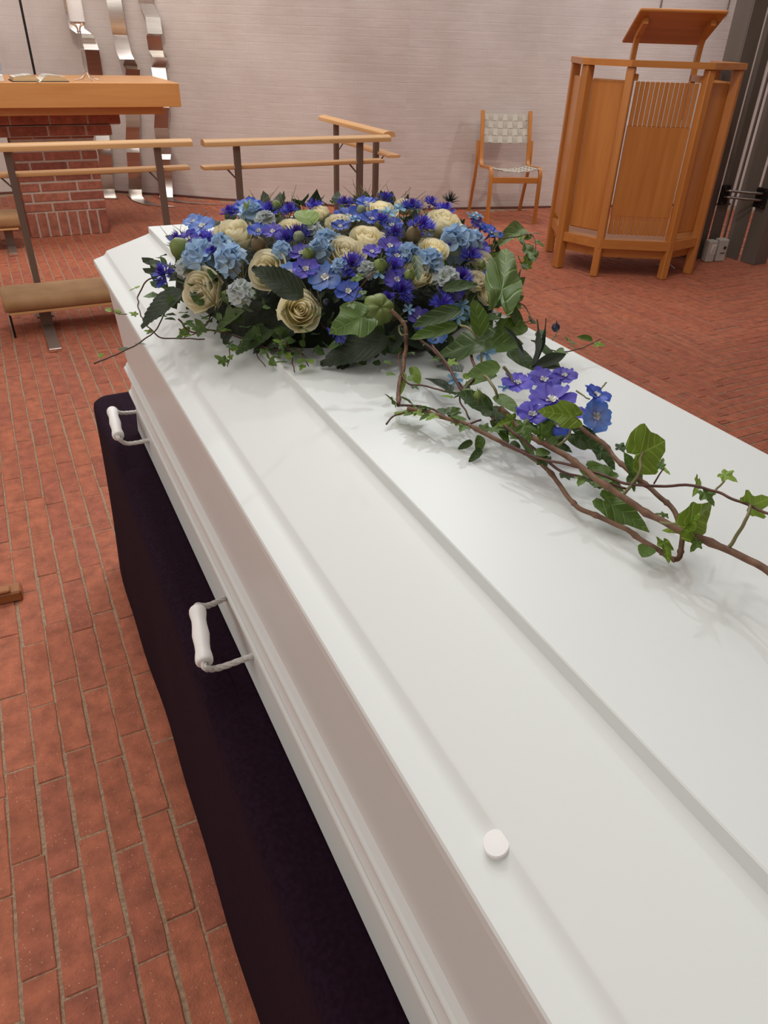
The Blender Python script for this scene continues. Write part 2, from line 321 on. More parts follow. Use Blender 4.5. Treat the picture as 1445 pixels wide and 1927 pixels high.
    def ribbon(s, pts, w, t, axis):
        """solid bar of width w (along axis) and thickness t following pts"""
        pts = [Vector(p) for p in pts]; ax = Vector(axis).normalized(); m = len(pts); vs = []
        for i, p in enumerate(pts):
            d = (pts[min(i + 1, m - 1)] - pts[max(i - 1, 0)]).normalized(); nn = ax.cross(d).normalized()
            for a, b in ((-1, -1), (1, -1), (1, 1), (-1, 1)):
                vs.append(p + ax * (a * w / 2) + nn * (b * t / 2))
        fs = [(i * 4 + k, i * 4 + (k + 1) % 4, (i + 1) * 4 + (k + 1) % 4, (i + 1) * 4 + k) for i in range(m - 1) for k in range(4)]
        fs += [(3, 2, 1, 0), tuple((m - 1) * 4 + k for k in range(4))]
        return s.add(vs, fs)
    def mesh(s, name, mat, smooth=False, off=None):
        me = bpy.data.meshes.new(name)
        vs = s.v if off is None else [(v[0] - off[0], v[1] - off[1], v[2] - off[2]) for v in s.v]
        me.from_pydata(vs, [], s.f); me.update()
        if s.solid:
            import bmesh
            bm = bmesh.new(); bm.from_mesh(me); bmesh.ops.recalc_face_normals(bm, faces=bm.faces); bm.to_mesh(me); bm.free()
        uvl = me.uv_layers.new(name='UVMap')
        vi = [0] * len(me.loops); me.loops.foreach_get('vertex_index', vi)
        flat = []
        for i in vi: flat += s.uv[i]
        uvl.data.foreach_set('uv', flat)
        me.materials.append(mat)
        if smooth: me.polygons.foreach_set('use_smooth', [True] * len(me.polygons))
        return me
    def build(s, name, mat, parent=None, smooth=False, world=False, centre=False):
        off = None
        if world and parent is not None:
            off = Vector((0, 0, 0)); p = parent
            while p is not None: off += p.location; p = p.parent
        if centre and parent is None:
            xs = [v[0] for v in s.v]; ys = [v[1] for v in s.v]; zs = [v[2] for v in s.v]
            off = Vector(((min(xs) + max(xs)) / 2, (min(ys) + max(ys)) / 2, min(zs)))
        me = s.mesh(name, mat, smooth, off)
        o = bpy.data.objects.new(name, me); COL.objects.link(o)
        if parent is not None: o.parent = parent
        elif centre: o.location = off
        return o
def shade(o, ang=35):
    me = o.data; me.polygons.foreach_set('use_smooth', [True] * len(me.polygons))
    me.set_sharp_from_angle(angle=math.radians(ang)); return o
def tag(o, label=None, cat=None, group=None, kind=None):
    if label: o['label'] = label
    if cat: o['category'] = cat
    if group: o['group'] = group
    if kind: o['kind'] = kind
    return o
def thing(name, label, cat, loc=(0, 0, 0), rz=0, group=None):
    o = bpy.data.objects.new(name, None); COL.objects.link(o); o.location = loc; o.rotation_euler = (0, 0, rz)
    o.empty_display_size = 0.1
    return tag(o, label, cat, group)
def link(name, me, parent=None, mat=None, loc=None):
    o = bpy.data.objects.new(name, me); COL.objects.link(o)
    if parent is not None: o.parent = parent
    if mat is not None: o.matrix_local = mat
    if loc is not None: o.location = loc
    return o
def spline(pts, k=6):
    P = [Vector(p) for p in pts]; P = [P[0] * 2 - P[1]] + P + [P[-1] * 2 - P[-2]]; out = []
    for i in range(1, len(P) - 2):
        for j in range(k):
            t = j / k; a, b, c, d = P[i - 1], P[i], P[i + 1], P[i + 2]
            out.append(0.5 * ((2 * b) + (c - a) * t + (2 * a - 5 * b + 4 * c - d) * t * t + (3 * b - a - 3 * c + d) * t ** 3))
    out.append(P[-2]); return out
def frame(n, up=(0, 0, 1), spin=0.0):
    """matrix whose z axis is n"""
    z = Vector(n).normalized(); x = Vector(up).cross(z)
    if x.length < 1e-4: x = Vector((1, 0, 0))
    x.normalize(); y = z.cross(x)
    m = Matrix((x, y, z)).transposed().to_4x4()
    return m @ Matrix.Rotation(spin, 4, 'Z')

# ================================================================== SETTING
P = 0.0632                                   # brick row pitch
X0 = 0.0432; PL = 0.2405; Y0 = 0.7555; DC = 0.76; SEAM = 3.92
WALL = [(-3.0, 7.35), (-2.2, 7.9), (-1.3, 8.33), (-0.4, 8.56), (0.42, 8.62), (1.11, 8.405), (1.6, 8.04), (2.04, 7.665), (2.877, 7.10), (3.54, 6.65)]
WALL2 = [(3.54, 6.65), (7.08, 5.80)]
# floor: mortar bed with every brick set in it
fl = MB().box(-3.2, 7.3, -3.2, 8.9, -0.12, -0.0022).build('floor', MT['mortar']); tag(fl, kind='structure')
def brick_variant(seed, long_y=True):
    r = random.Random(seed); L = 0.2375; W = 0.0583 + r.uniform(-0.0035, 0.0016); n = 6
    top = []
    for i in range(n + 1): top.append((-W / 2 + r.uniform(-.0012, .0012), -L / 2 + L * i / n))
    for i in range(n + 1): top.append((W / 2 + r.uniform(-.0012, .0012), L / 2 - L * i / n))
    b = 0.0022; k = len(top); vs = []
    cx = lambda x: x - math.copysign(b, x)
    for x, y in top: vs.append((cx(x), y * (1 - 2 * b / L), 0.0))
    for x, y in top: vs.append((x, y, -b))
    for x, y in top: vs.append((x, y, -0.02))
    if not long_y: vs = [(y, x, z) for x, y, z in vs]
    fs = [tuple(range(k))] + [(i, (i + 1) % k, (i + 1) % k + k, i + k) for i in range(k)] + [(i + k, (i + 1) % k + k, (i + 1) % k + 2 * k, i + 2 * k) for i in range(k)]
    return MB().add(vs, fs)
def in_room(x, y):
    if not (-2.95 < x < 7.0 and -2.95 < y): return False
    pts = WALL + WALL2[1:]
    for (ax, ay), (bx, by) in zip(pts, pts[1:]):
        if ax <= x <= bx: return y < ay + (by - ay) * (x - ax) / (bx - ax) - 0.04
    return False
bricks = []      # (cx, cy, length, along_y)
for k in range(-50, 112):
    xa = X0 + k * P; cx = xa + P / 2
    ph = Y0 + (0.0 if k % 2 == 0 else 0.0600) + R.uniform(-.006, .006) - PL * 16
    y = ph
    while y < 8.9:
        a, b = y, y + PL; y = b
        lim = X0 + k * P - DC
        a2 = max(a, lim)
        for lo, hi in ((a2, min(b, SEAM)), (max(a2, SEAM), b)):
            if hi - lo > 0.008 and in_room(cx, (lo + hi) / 2): bricks.append((cx, (lo + hi) / 2, hi - lo, True))
for k in range(-50, 100):
    yk = X0 + k * P - DC; cy = yk + P / 2
    x = X0 + (k + 1) * P; first = True; n = 0
    st = X0 + (k + 1) * P
    lens = PL * (0.5 + 0.25 * (k % 3))
    while x < 7.1:
        L = lens if first else PL; first = False
        if in_room(x + L / 2, cy): bricks.append((x + L / 2, cy, L, False))
        x += L
def screen_size(x, y, L, al):
    d = Vector((x, y, 0)) - CAM; z = d.dot(f)
    if z < 0.1: return 0, 0, 0
    px = 722.5 + FPX * d.dot(cr) / z; py = 963.5 - FPX * d.dot(cu) / z
    if not (-40 < px < 1485 and -20 < py < 1990): return 0, px, py
    # hidden by the coffin and its bier
    for t, (ax, bx, ay, by) in ((0.30, (0.16, 0.82, -0.3, 1.75)), (0.42, (0.19, 0.80, -0.3, 1.72)), (0.6, (0.12, 0.88, -0.6, 2.0)), (0.8, (0.11, 0.9, -0.6, 2.0)), (0.97, (0.1, 0.9, -0.6, 2.0))):
        q = CAM + d * t
        if ax < q.x < bx and ay < q.y < by: return 0, px, py
    return L * 0.0632 * (-d.z) / z ** 3, px, py
sized = sorted(((screen_size(*b)[0], i) for i, b in enumerate(bricks)), reverse=True)
near = set(i for s_, i in sized[:300] if s_ > 0)
BV = [brick_variant(s_).mesh('brick', MT['brick']) for s_ in range(12)]
BH = [brick_variant(s_, False).mesh('brick', MT['brick']) for s_ in range(50, 58)]
stuff = MB(False)
for i, (x, y, L, al) in enumerate(bricks):
    dz = R.uniform(-0.0012, 0.0012)
    if i in near:
        me = R.choice(BV if al else BH)
        o = link('brick', me, fl, loc=(x + R.uniform(-.0014, .0014), y, dz))
        sc = (L - 0.003) / 0.2375
        o.scale = (1, sc, 1) if al else (sc, 1, 1)
        o.rotation_euler = (R.uniform(-.006, .006), R.uniform(-.006, .006), R.uniform(-.008, .008) + (math.pi if R.random() < .5 else 0))
    else:
        hx, hy = (P / 2 - 0.0028, L / 2 - 0.0012) if al else (L / 2 - 0.0012, P / 2 - 0.0028)
        j = R.uniform(-.001, .001); b = .002; tz = dz * 1.2
        vs = [(x - hx + j + b, y - hy + b, tz), (x + hx + j - b, y - hy + b, tz), (x + hx + j - b, y + hy - b, tz), (x - hx + j + b, y + hy - b, tz),
              (x - hx + j, y - hy, -.004), (x + hx + j, y - hy, -.004), (x + hx + j, y + hy, -.004), (x - hx + j, y + hy, -.004)]
        stuff.add(vs, [(0, 1, 2, 3), (0, 4, 5, 1), (1, 5, 6, 2), (2, 6, 7, 3), (3, 7, 4, 0)])
tag(stuff.build('paving_bricks', MT['brick'], fl), kind='stuff')

def wall(name, pts, h=4.2, t=0.2):
    m = MB(); n = len(pts); vs = []; uv = []; s_ = 0
    nor = []
    for i in range(n):
        a = Vector(pts[max(i - 1, 0)]); b = Vector(pts[min(i + 1, n - 1)]); d = (b - a).normalized(); nor.append(Vector((-d.y, d.x)))
    for side in (0, 1):
        s_ = 0
        for i, p in enumerate(pts):
            if i: s_ += (Vector(p) - Vector(pts[i - 1])).length
            q = Vector(p) + nor[i] * (t * side)
            for z in (0, h): vs.append((q.x, q.y, z)); uv.append((s_, z))
    o2 = 2 * n; fs = []
    for i in range(n - 1):
        a = 2 * i; fs += [(a, a + 2, a + 3, a + 1), (a + o2, a + 1 + o2, a + 3 + o2, a + 2 + o2), (a + 1, a + 3, a + 3 + o2, a + 1 + o2), (a, a + o2, a + 2 + o2, a + 2)]
    fs += [(0, 1, 1 + o2, o2), (o2 - 2, 2 * o2 - 2, 2 * o2 - 1, o2 - 1)]
    m.add(vs, fs, uv); o = m.build(name, MT['wall']); shade(o, 40); return tag(o, kind='structure')
smooth_wall = [tuple(v) for v in [(p.x, p.y) for p in spline([(a, b, 0) for a, b in WALL[:6]], 4)]] + WALL[6:]
wall('wall_back', smooth_wall); wall('wall_right_back', WALL2); wall('wall_right', [(7.08, 5.80), (7.08, -3.1)])
wall('wall_front', [(7.08, -3.1), (-3.0, -3.1)]); wall('wall_left', [(-3.0, -3.1), (-3.0, 7.35)])
tag(MB().box(-3.2, 7.3, -3.3, 8.95, 4.2, 4.3).build('ceiling', MT['ceil']), kind='structure')
def baseboard(name, pts):
    m = MB(); n = len(pts); vs = []
    for i, p in enumerate(pts):
        a = Vector(pts[max(i - 1, 0)]); b = Vector(pts[min(i + 1, n - 1)]); d = (b - a).normalized(); nr = Vector((d.y, -d.x))
        for off, z in ((0.0, -.01), (0.012, -.01), (0.012, 0.018), (0.0, 0.02)):
            q = Vector(p) + nr * off; vs.append((q.x, q.y, z))
    fs = [(i * 4 + k, i * 4 + (k + 1) % 4, i * 4 + 4 + (k + 1) % 4, i * 4 + 4 + k) for i in range(n - 1) for k in range(4)]
    m.add(vs, fs); tag(m.build(name, MT['skirt']), kind='structure')
baseboard('baseboard_back', smooth_wall); baseboard('baseboard_right', WALL2)
# two thin conduits on the wall behind the pulpit
for nm, x in (('trim_1', 5.83), ('trim_2', 6.50)):
    y = 6.65 + (5.80 - 6.65) * (x - 3.54) / 3.54 - 0.012
    tag(MB().tube([(x, y, 1.66), (x, y, 4.2)], 0.006, 6).build(nm, MT['steel_brown']), kind='structure')

# ================================================================== BIER
def bier():
    x0, x1, ya, yb, zt = 0.112, 0.875, -0.7, 2.0, 0.572
    per = []; rc = 0.05
    def arc(cx, cy, a0):
        for i in range(7):
            a = a0 + math.pi / 2 * i / 6; per.append((cx + rc * math.cos(a), cy + rc * math.sin(a), math.cos(a), math.sin(a)))
    def line(ax, ay, bx, by, nx, ny, n):
        for i in range(1, n): per.append((ax + (bx - ax) * i / n, ay + (by - ay) * i / n, nx, ny))
    arc(x1 - rc, yb - rc, 0); line(x1 - rc, yb, x0 + rc, yb, 0, 1, 12)
    arc(x0 + rc, yb - rc, math.pi / 2); line(x0, yb - rc, x0, ya + rc, -1, 0, 46)
    arc(x0 + rc, ya + rc, math.pi); line(x0 + rc, ya, x1 - rc, ya, 0, -1, 12)
    arc(x1 - rc, ya + rc, 1.5 * math.pi); line(x1, ya + rc, x1, yb - rc, 1, 0, 46)
    n = len(per); vs = []; lev = []
    prof = [(-0.05, zt - 0.002), (-0.028, zt), (-0.012, zt - 0.003), (-0.003, zt - 0.010), (0, zt - 0.022)] + [(0.022 * (i / 12) ** 1.3, (zt - 0.022) * (1 - i / 12) + 0.001) for i in range(1, 13)]
    for off, z in prof:
        for i, (x, y, nx, ny) in enumerate(per):
            s_ = y * 3.1 + x * 5; dn = (1 - z / zt)
            wv = 0.0025 * dn * math.sin(s_ * 2.3 + 1) + 0.002 * dn * math.sin(s_ * 5.1) + 0.003 * noise.noise(Vector((x * 3, y * 3, z * 4)))
            vs.append((x + nx * (off + wv), y + ny * (off + wv), z + (0.0015 * noise.noise(Vector((x * 9, y * 9, 0))) if z > .5 else 0)))
    fs = [(j * n + i, j * n + (i + 1) % n, (j + 1) * n + (i + 1) % n, (j + 1) * n + i) for j in range(len(prof) - 1) for i in range(n)]
    fs.append(tuple(range(n)))
    o = MB().add(vs, fs).build('draped_bier', MT['velvet'], centre=True, smooth=True)
    return tag(o, 'dark purple velvet cloth draped to the floor over the bier under the white coffin', 'bier')
bier()

# ================================================================== COFFIN
cof = thing('coffin', 'long white lacquered coffin with raised lid panels and rope handles, on the dark draped bier', 'coffin', (0.4925, 0.7, 0.574))
CX = 0.4925; YN, YF = -0.33, 1.752
def far_z(z): return z if z < .76 else (z - .0345 if z < 1.0046 else 1.036 - (1.036 - z) * 2.1)
def mir(pr): return [(2 * CX - x, far_z(z)) for x, z in pr]      # the far slope of the lid falls away more steeply
def cpart(name, prof, y0, y1, both=True, sharp=25):
    o = MB().prism(prof, y0, y1).build(name, MT['paint'], cof, world=True); shade(o, sharp)
    if both:
        o2 = MB().prism(mir(prof), y0, y1).build(name, MT['paint'], cof, world=True); shade(o2, sharp)
def arcp(cx, cz, r, a0, a1, n=6): return [(cx + r * math.cos(math.radians(a0 + (a1 - a0) * i / n)), cz + r * math.sin(math.radians(a0 + (a1 - a0) * i / n))) for i in range(n + 1)]
rim = [(0.1655, 0.9745), (0.1640, 0.977), (0.1638, 0.9865), (0.1650, 0.9890), (0.1680, 0.9903)] + [(0.1835, 0.9950), (0.1870, 0.9962), (0.1900, 0.9985), (0.1925, 1.0025), (0.1942, 1.0045), (0.1942, 0.9745)]
cpart('lid_rim', rim, YN, YF)
side = [(0.1942, 0.990), (0.1942, 1.0045), (0.1960, 1.0060), (0.2887, 1.0345), (0.2912, 1.036), (0.2912, 1.018)]
cpart('lid_side_panel', side, YN, YF)
ctr = [(0.2912, 1.018), (0.2912, 1.0485), (0.2922, 1.0497), (0.2940, 1.0500), (2 * CX - 0.2940, 1.0500), (2 * CX - 0.2922, 1.0497), (2 * CX - 0.2912, 1.0485), (2 * CX - 0.2912, 1.018)]
cpart('lid_center_panel', ctr, YN, YF, False)
lw = [(0.1775, 0.976), (0.1945, 0.752), (0.215, 0.752), (0.2, 0.976)]
cpart('lid_wall', lw, YN + .02, YF - .03)
MB().prism([(0.2, 0.752), (2 * CX - 0.2, 0.752), (2 * CX - 0.19, 0.955), (0.19, 0.985)], YF - .05, YF - .032).build('lid_end_wall', MT['paint'], cof, world=True)
bead1 = [(0.200, 0.754), (0.1945, 0.7545), (0.1915, 0.7505)] + arcp(0.1905, 0.7395, 0.0062, 110, 250, 8) + [(0.1930, 0.7310)] + [(0.1955, 0.7230), (0.1962, 0.7130), (0.1950, 0.7000), (0.1925, 0.6890), (0.1905, 0.6850), (0.200, 0.6835)]
cpart('upper_molding', bead1, YN + .005, YF - .022)
bead2 = [(0.200, 0.6835), (0.1900, 0.6825), (0.1868, 0.6795), (0.1858, 0.6755), (0.1868, 0.6712), (0.1900, 0.6688), (0.1945, 0.6680), (0.200, 0.668)]
cpart('lower_molding', bead2, YN, YF - .018)
cpart('base_board', [(0.1915, 0.574), (0.1975, 0.669), (0.214, 0.669), (0.214, 0.574)], YN, YF - .022)
MB().prism([(0.2, 0.574), (2 * CX - 0.2, 0.574), (2 * CX - 0.2, 0.75), (0.2, 0.75)], YF - .04, YF - .024).build('base_end_board', MT['paint'], cof, world=True)
MB().prism([(0.2, 0.574), (2 * CX - 0.2, 0.574), (2 * CX - 0.2, 0.955), (0.2, 0.985)], YN + .002, YN + .02).build('near_end_board', MT['paint'], cof, world=True)
# plastic plug in the lid
b_ = MB().lathe([(0.0, -0.006), (0.0086, -0.006), (0.0088, 0.0005), (0.0080, 0.0013), (0.0, 0.0015)], 28, Matrix.Translation((0.1898, 0.199, 1.0018)) @ Matrix.Rotation(math.radians(-22), 4, 'Y')).build('screw_cap', MT['grip'], cof, world=True); shade(b_, 40); b_['label'] = 'round white plastic screw cap'
def handle(A, B, G0, G1, sg=1):
    A, B, G0, G1 = (Vector(v) for v in (A, B, G0, G1))
    if sg < 0:
        for v in (A, B, G0, G1): v.x = 2 * CX - v.x
    d = (G1 - G0).normalized()
    n = Vector((-sg * 0.01, 0, -0.004))
    path = spline([A + Vector((sg * .01, 0, 0)), A, A.lerp(G0, .5) + n * .8, G0 - d * .006, G0 + d * .01, G0.lerp(G1, .5), G1 - d * .01, G1 + d * .008, B.lerp(G1, .5) + n * 1.6 + Vector((0, 0, -.004)), B, B + Vector((sg * .01, 0, 0))], 12)
    # twisted three-strand rope
    main = None
    core = MB(); r_ = 0.0042
    up = None; L_ = 0; strands = [[], [], [], []]
    for i, p in enumerate(path):
        t_ = (path[min(i + 1, len(path) - 1)] - path[max(i - 1, 0)]).normalized()
        if up is None: up = t_.orthogonal().normalized()
        up = (up - t_ * up.dot(t_)).normalized(); sd = t_.cross(up)
        if i: L_ += (p - path[i - 1]).length
        for k in range(4):
            a = (L_ / 0.0085) * (1 if k % 2 else 1) + k * math.pi / 2
            strands[k].append(p + (up * math.cos(a) + sd * math.sin(a)) * 0.0025)
    for s_ in strands: core.tube(s_, 0.0027, 7)
    rp_ = core.build('rope_handle', MT['rope'], cof, smooth=True, world=True); rp_['label'] = 'twisted off-white rope'
    Lg = (G1 - G0).length
    pr = []
    for t_, r_ in ((0, .0050), (0, .0105), (.01, .0120), (.035, .0130), (.08, .0133), (.13, .0128), (.22, .0112), (.32, .0114), (.5, .0132), (.68, .0114), (.78, .0112), (.87, .0128), (.92, .0133), (.965, .0130), (.99, .0120), (1, .0105), (1, .0050), (.97, .0045)):
        pr.append((r_, t_ * Lg))
    T = Matrix.Translation(G0) @ d.to_track_quat('Z', 'Y').to_matrix().to_4x4()
    g_ = MB().lathe(pr, 24, T).build('handle_grip', MT['grip'], rp_, smooth=False, world=True); shade(g_, 60); g_['label'] = 'white turned wooden grip'
    for q in (A, B):
        MB().tube([q + Vector((-sg * .001, 0, 0)), q + Vector((sg * .004, 0, 0))], 0.0052, 10).build('rope_hole', MT['ink'], rp_, world=True)
for sg in (1, -1):
    handle((0.1965, 1.737, 0.620), (0.1965, 1.574, 0.620), (0.1385, 1.712, 0.646), (0.1305, 1.585, 0.637), sg)
    handle((0.1965, 0.937, 0.633), (0.1965, 0.792, 0.630), (0.1400, 0.897, 0.660), (0.1225, 0.792, 0.644), sg)
    handle((0.1965, 0.137, 0.633), (0.1965, -0.01, 0.630), (0.1400, 0.097, 0.650), (0.1325, -0.01, 0.640), sg)

# ================================================================== ALTAR
alt = thing('altar', 'brick altar with corbelled top courses and a thick beech table top', 'altar', (0.49, 6.9, 0))
AX0, AX1, AY0, AY1 = 0.19, 0.79, 6.60, 7.10
MB().box(AX0 + .006, AX1 - .006, AY0 + .006, AY1, 0, .885).build('mortar_core', MT['amortar'], alt, world=True)
_bc = {}
def abrick(x0, x1, y0, y1, z0, z1):
    key = (round(x1 - x0, 3), round(y1 - y0, 3), round(z1 - z0, 3))
    if key not in _bc:
        a, b, c = key; _bc[key] = MB().box(-a / 2, a / 2, -b / 2, b / 2, -c / 2, c / 2, 0.003).mesh('brick', MT['abrick'])
    o = link('brick', _bc[key], alt, loc=Vector(((x0 + x1) / 2, (y0 + y1) / 2, (z0 + z1) / 2)) - alt.location)
    o.rotation_euler = (0, R.uniform(-.003, .003), 0)
n_s = 8; ws = (AX1 - AX0 + .012) / n_s
for i in range(n_s): abrick(AX0 + i * ws, AX0 + (i + 1) * ws - .015, AY0, AY0 + .1, 0.002, .180)
for s_ in (0, 1):
    for i in range(1, 6): abrick(*((AX0, AX0 + .1) if s_ == 0 else (AX1 - .1, AX1)), AY0 + i * .078 + .03, AY0 + i * .078 + .095, 0.002, .180)
rows = [0.192 + 0.0725 * i for i in range(8)]
def course(x0, x1, y0, z, off, full=0.254, j=0.016, h=0.0565, half=False):
    x = x0 - off
    while x < x1 - .01:
        L = full; a, b = max(x, x0), min(x + L, x1)
        if b - a > .02: abrick(a, b, y0, y0 + .1, z, z + h)
        x += L + j
for i, z in enumerate(rows):
    course(AX0, AX1, AY0, z, [0.06, 0.19, 0.12, 0.0, 0.16, 0.05, 0.2, 0.1][i])
    for y in (0.115, 0.38) if i % 2 else (0.25,):
        abrick(AX1 - .1, AX1, AY0 + y, AY0 + y + .24, z, z + .0565); abrick(AX0, AX0 + .1, AY0 + y, AY0 + y + .24, z, z + .0565)
# corbelled courses
for e, z, off in ((0.135, 0.7225, 0.12), (0.21, 0.7975, 0.02)):
    MB().box(AX0 - e + .006, AX1 + e - .006, AY0 - .03 + .006, AY1 + .03, z - .006, z + .075).build('mortar_course', MT['amortar'], alt, world=True)
    course(AX0 - e, AX1 + e, AY0 - .03, z, off, h=.064)
led = MB().box(-0.31, 1.292, 6.33, 7.2, 0.878, 0.931, .002).build('table_ledge', MT['tableX'], alt, world=True)
MB().box(-0.43, 1.41, 6.25, 7.25, 0.931, 1.086, .003).build('table_top', MT['tableX'], alt, world=True)

# ------------------------------------------------------------------ things on the altar
ZT = 1.0865
bk = thing('open_book', 'thick open book with cream pages lying open near the left end of the altar', 'book', (0.462, 6.42, ZT), math.radians(3))
MB().box(-.185, .185, -.125, .125, 0, .005, .001).build('cover', MT['cover'], bk)
for s_ in (-1, 1):
    n = 12; vs = []; uv = []
    top = [(s_ * (0.004 + 0.168 * i / n), 0.006 + 0.036 * (math.sin(min(1, i / n * 3.2) * math.pi / 2)) * (1 - 0.42 * (i / n) ** 2)) for i in range(n + 1)]
    pr = [(top[0][0], .005)] + top + [(s_ * .176, .005)]
    MB().prism(pr, -.115, .115).build('page_block', MT['pageedge'], bk)
    m = MB(False); vs = []
    for y in (-.1155, .1155):
        for x, z in top: vs.append((x, y, z + .0008))
    m.add(vs, [(i, i + 1, i + n + 2, i + n + 1) for i in range(n)]); shade(m.build('page', MT['paper'], bk))
    for c0, c1 in ((0.12, 0.46), (0.54, 0.88)):
        m = MB(False); vs = []
        xs = [top[0][0] + (top[-1][0] - top[0][0]) * (c0 + (c1 - c0) * i / 8) for i in range(9)]
        def zt(x):
            t = (abs(x) - .004) / .168; return 0.006 + 0.036 * (math.sin(min(1, t * 3.2) * math.pi / 2)) * (1 - 0.42 * t * t) + .0016
        for y in (-.095, .098): vs += [(x, y, zt(x)) for x in xs]
        m.add(vs, [(i, i + 1, i + 10, i + 9) for i in range(8)]); m.build('text_block', MT['print'], bk)
MB().ribbon([(0.0, .11, .02), (0.0, -.1, .012), (-.004, -.127, .006), (-.02, -.16, .002), (-.035, -.175, .002)], .012, .001, (1, 0, 0)).build('ribbon_marker', MT['paper'], bk)

ck = thing('candlestick', 'slim steel candlestick of bent rods standing on the altar behind the open book', 'candlestick', (0.80, 6.50, ZT), 0)
for k in range(4):
    a = math.radians(20 + 90 * k); c, s_ = math.cos(a), math.sin(a)
    MB().tube(spline([(c * .095, s_ * .095, .004), (c * .055, s_ * .055, .010), (c * .022, s_ * .022, .034), (c * .011, s_ * .011, .075), (c * .010, s_ * .010, .18), (c * .010, s_ * .010, .29), (c * .016, s_ * .016, .325), (c * .045, s_ * .045, .343), (c * .062, s_ * .062, .346)], 6), .0036, 7).build('rod', MT['chrome'], ck, smooth=True)
for z in (.060, .19, .30): MB().lathe([(.012, z - .005), (.0165, z - .003), (.0165, z + .003), (.012, z + .005)], 12).build('collar', MT['chrome'], ck)
MB().lathe([(0, .345), (.058, .346), (.060, .358), (.055, .358), (.054, .350), (0, .350)], 24).build('drip_pan', MT['chrome'], ck)
cn = MB().lathe([(0, .3505), (.050, .3505), (.0505, .36), (.0500, .72), (.046, .725), (.02, .721), (0, .72)], 28).build('candle', MT['wax'], None, centre=False); shade(cn, 40)
cn.location = (0.80, 6.50, ZT); tag(cn, 'thick white candle standing in the steel candlestick on the altar', 'candle')
bt = thing('water_bottle', 'small pale blue plastic bottle at the left end of the altar', 'bottle', (0.215, 6.50, ZT))
o = MB().lathe([(0, 0), (.026, 0), (.029, .006), (.029, .05), (.027, .055), (.029, .06), (.029, .105), (.020, .13), (.012, .142), (.012, .148), (0, .148)], 24).build('bottle_body', MT['bottle'], bt); shade(o, 30)
MB().lathe([(0, .147), (.0145, .147), (.0145, .165), (0, .166)], 16).build('cap', MT['whiteprint'], bt)
wb = MB().box(-.045, .045, -.03, .03, 0, .042, .004).build('white_carton', MT['whiteprint']); wb.location = (0.19, 6.33, ZT)
tag(wb, 'small white carton in front of the blue bottle on the altar', 'carton')

# black upright bar behind the altar
pb = thing('upright_pole', 'thin black upright pole standing behind the altar by the wall', 'pole', (0.585, 8.42, 0))
MB().box(-.010, .010, -.008, .008, 0.012, 3.6).build('shaft', MT['black'], pb); MB().lathe([(0, 0), (.09, 0), (.085, .012), (0, .014)], 20).build('foot_plate', MT['black'], pb)

# ------------------------------------------------------------------ wavy steel strips on the apse wall
def wallY(x):
    pts = smooth_wall
    for (ax, ay), (bx, by) in zip(pts, pts[1:]):
        if ax <= x <= bx: return ay + (by - ay) * (x - ax) / (bx - ax)
    return 8.0
def strip(label, pts, tail):
    """pts: (x, distance from the wall, z)"""
    c = Vector((pts[0][0], wallY(pts[0][0]), 0)); P3 = [(x, wallY(x) - d, z) for x, d, z in pts] + tail
    o = MB().ribbon([Vector(p) for p in P3], .128, .004, (1, -.35, 0)).build('wall_ribbon', MT['strip'], centre=True)
    shade(o, 28); return tag(o, label, 'metal strip', 'bent steel strips on the apse wall')
def zig(x0, zs, xs, ds): return [(x, d, z) for x, z, d in zip(xs, zs, ds)]
strip('bent polished steel strip nearest the altar candle, leftmost of three', zig(0, [3.4, 2.9, 2.5, 2.1, 1.80, 1.52, 1.40, 1.365, 1.33, 1.24, 1.03, .80, .60, .42, .36, .18, .05, .012],
      [.98, 1.0, .99, 1.01, 1.0, 1.0, 1.0, 1.05, 1.09, 1.10, 1.11, 1.09, 1.08, 1.06, 1.07, 1.05, 1.04, 1.03], [.1, .16, .08, .2, .12, .10, .20, .22, .12, .16, .07, .12, .10, .18, .12, .08, .13, .22]), [(1.03, 8.05, .006)])
strip('bent polished steel strip between the two others, curling out on the brick floor', zig(0, [3.4, 2.8, 2.4, 1.95, 1.62, 1.36, 1.22, 1.18, 1.13, 1.10, .86, .62, .46, .40, .16, .06, .014],
      [1.30, 1.32, 1.33, 1.32, 1.33, 1.345, 1.34, 1.35, 1.39, 1.40, 1.38, 1.34, 1.32, 1.31, 1.30, 1.28, 1.26], [.1, .18, .1, .12, .17, .12, .25, .28, .14, .18, .07, .14, .08, .15, .10, .14, .24]), [(1.26, 7.85, .008), (1.33, 7.62, .006), (1.47, 7.48, .006), (1.68, 7.40, .006)])
strip('bent polished steel strip farthest from the altar, rightmost of three', zig(0, [3.4, 2.8, 2.3, 1.9, 1.60, 1.50, 1.38, 1.36, 1.25, 1.20, 1.12, .98, .96, .80, .62, .40, .36, .33, .20, .08, .014],
      [1.56, 1.58, 1.57, 1.59, 1.585, 1.61, 1.61, 1.61, 1.62, 1.63, 1.62, 1.61, 1.61, 1.60, 1.58, 1.57, 1.55, 1.56, 1.57, 1.55, 1.53], [.12, .06, .14, .1, .08, .16, .18, .10, .06, .15, .08, .16, .08, .14, .08, .14, .19, .08, .06, .12, .2]), [(1.56, 7.75, .008), (1.72, 7.58, .006), (1.95, 7.42, .006)])

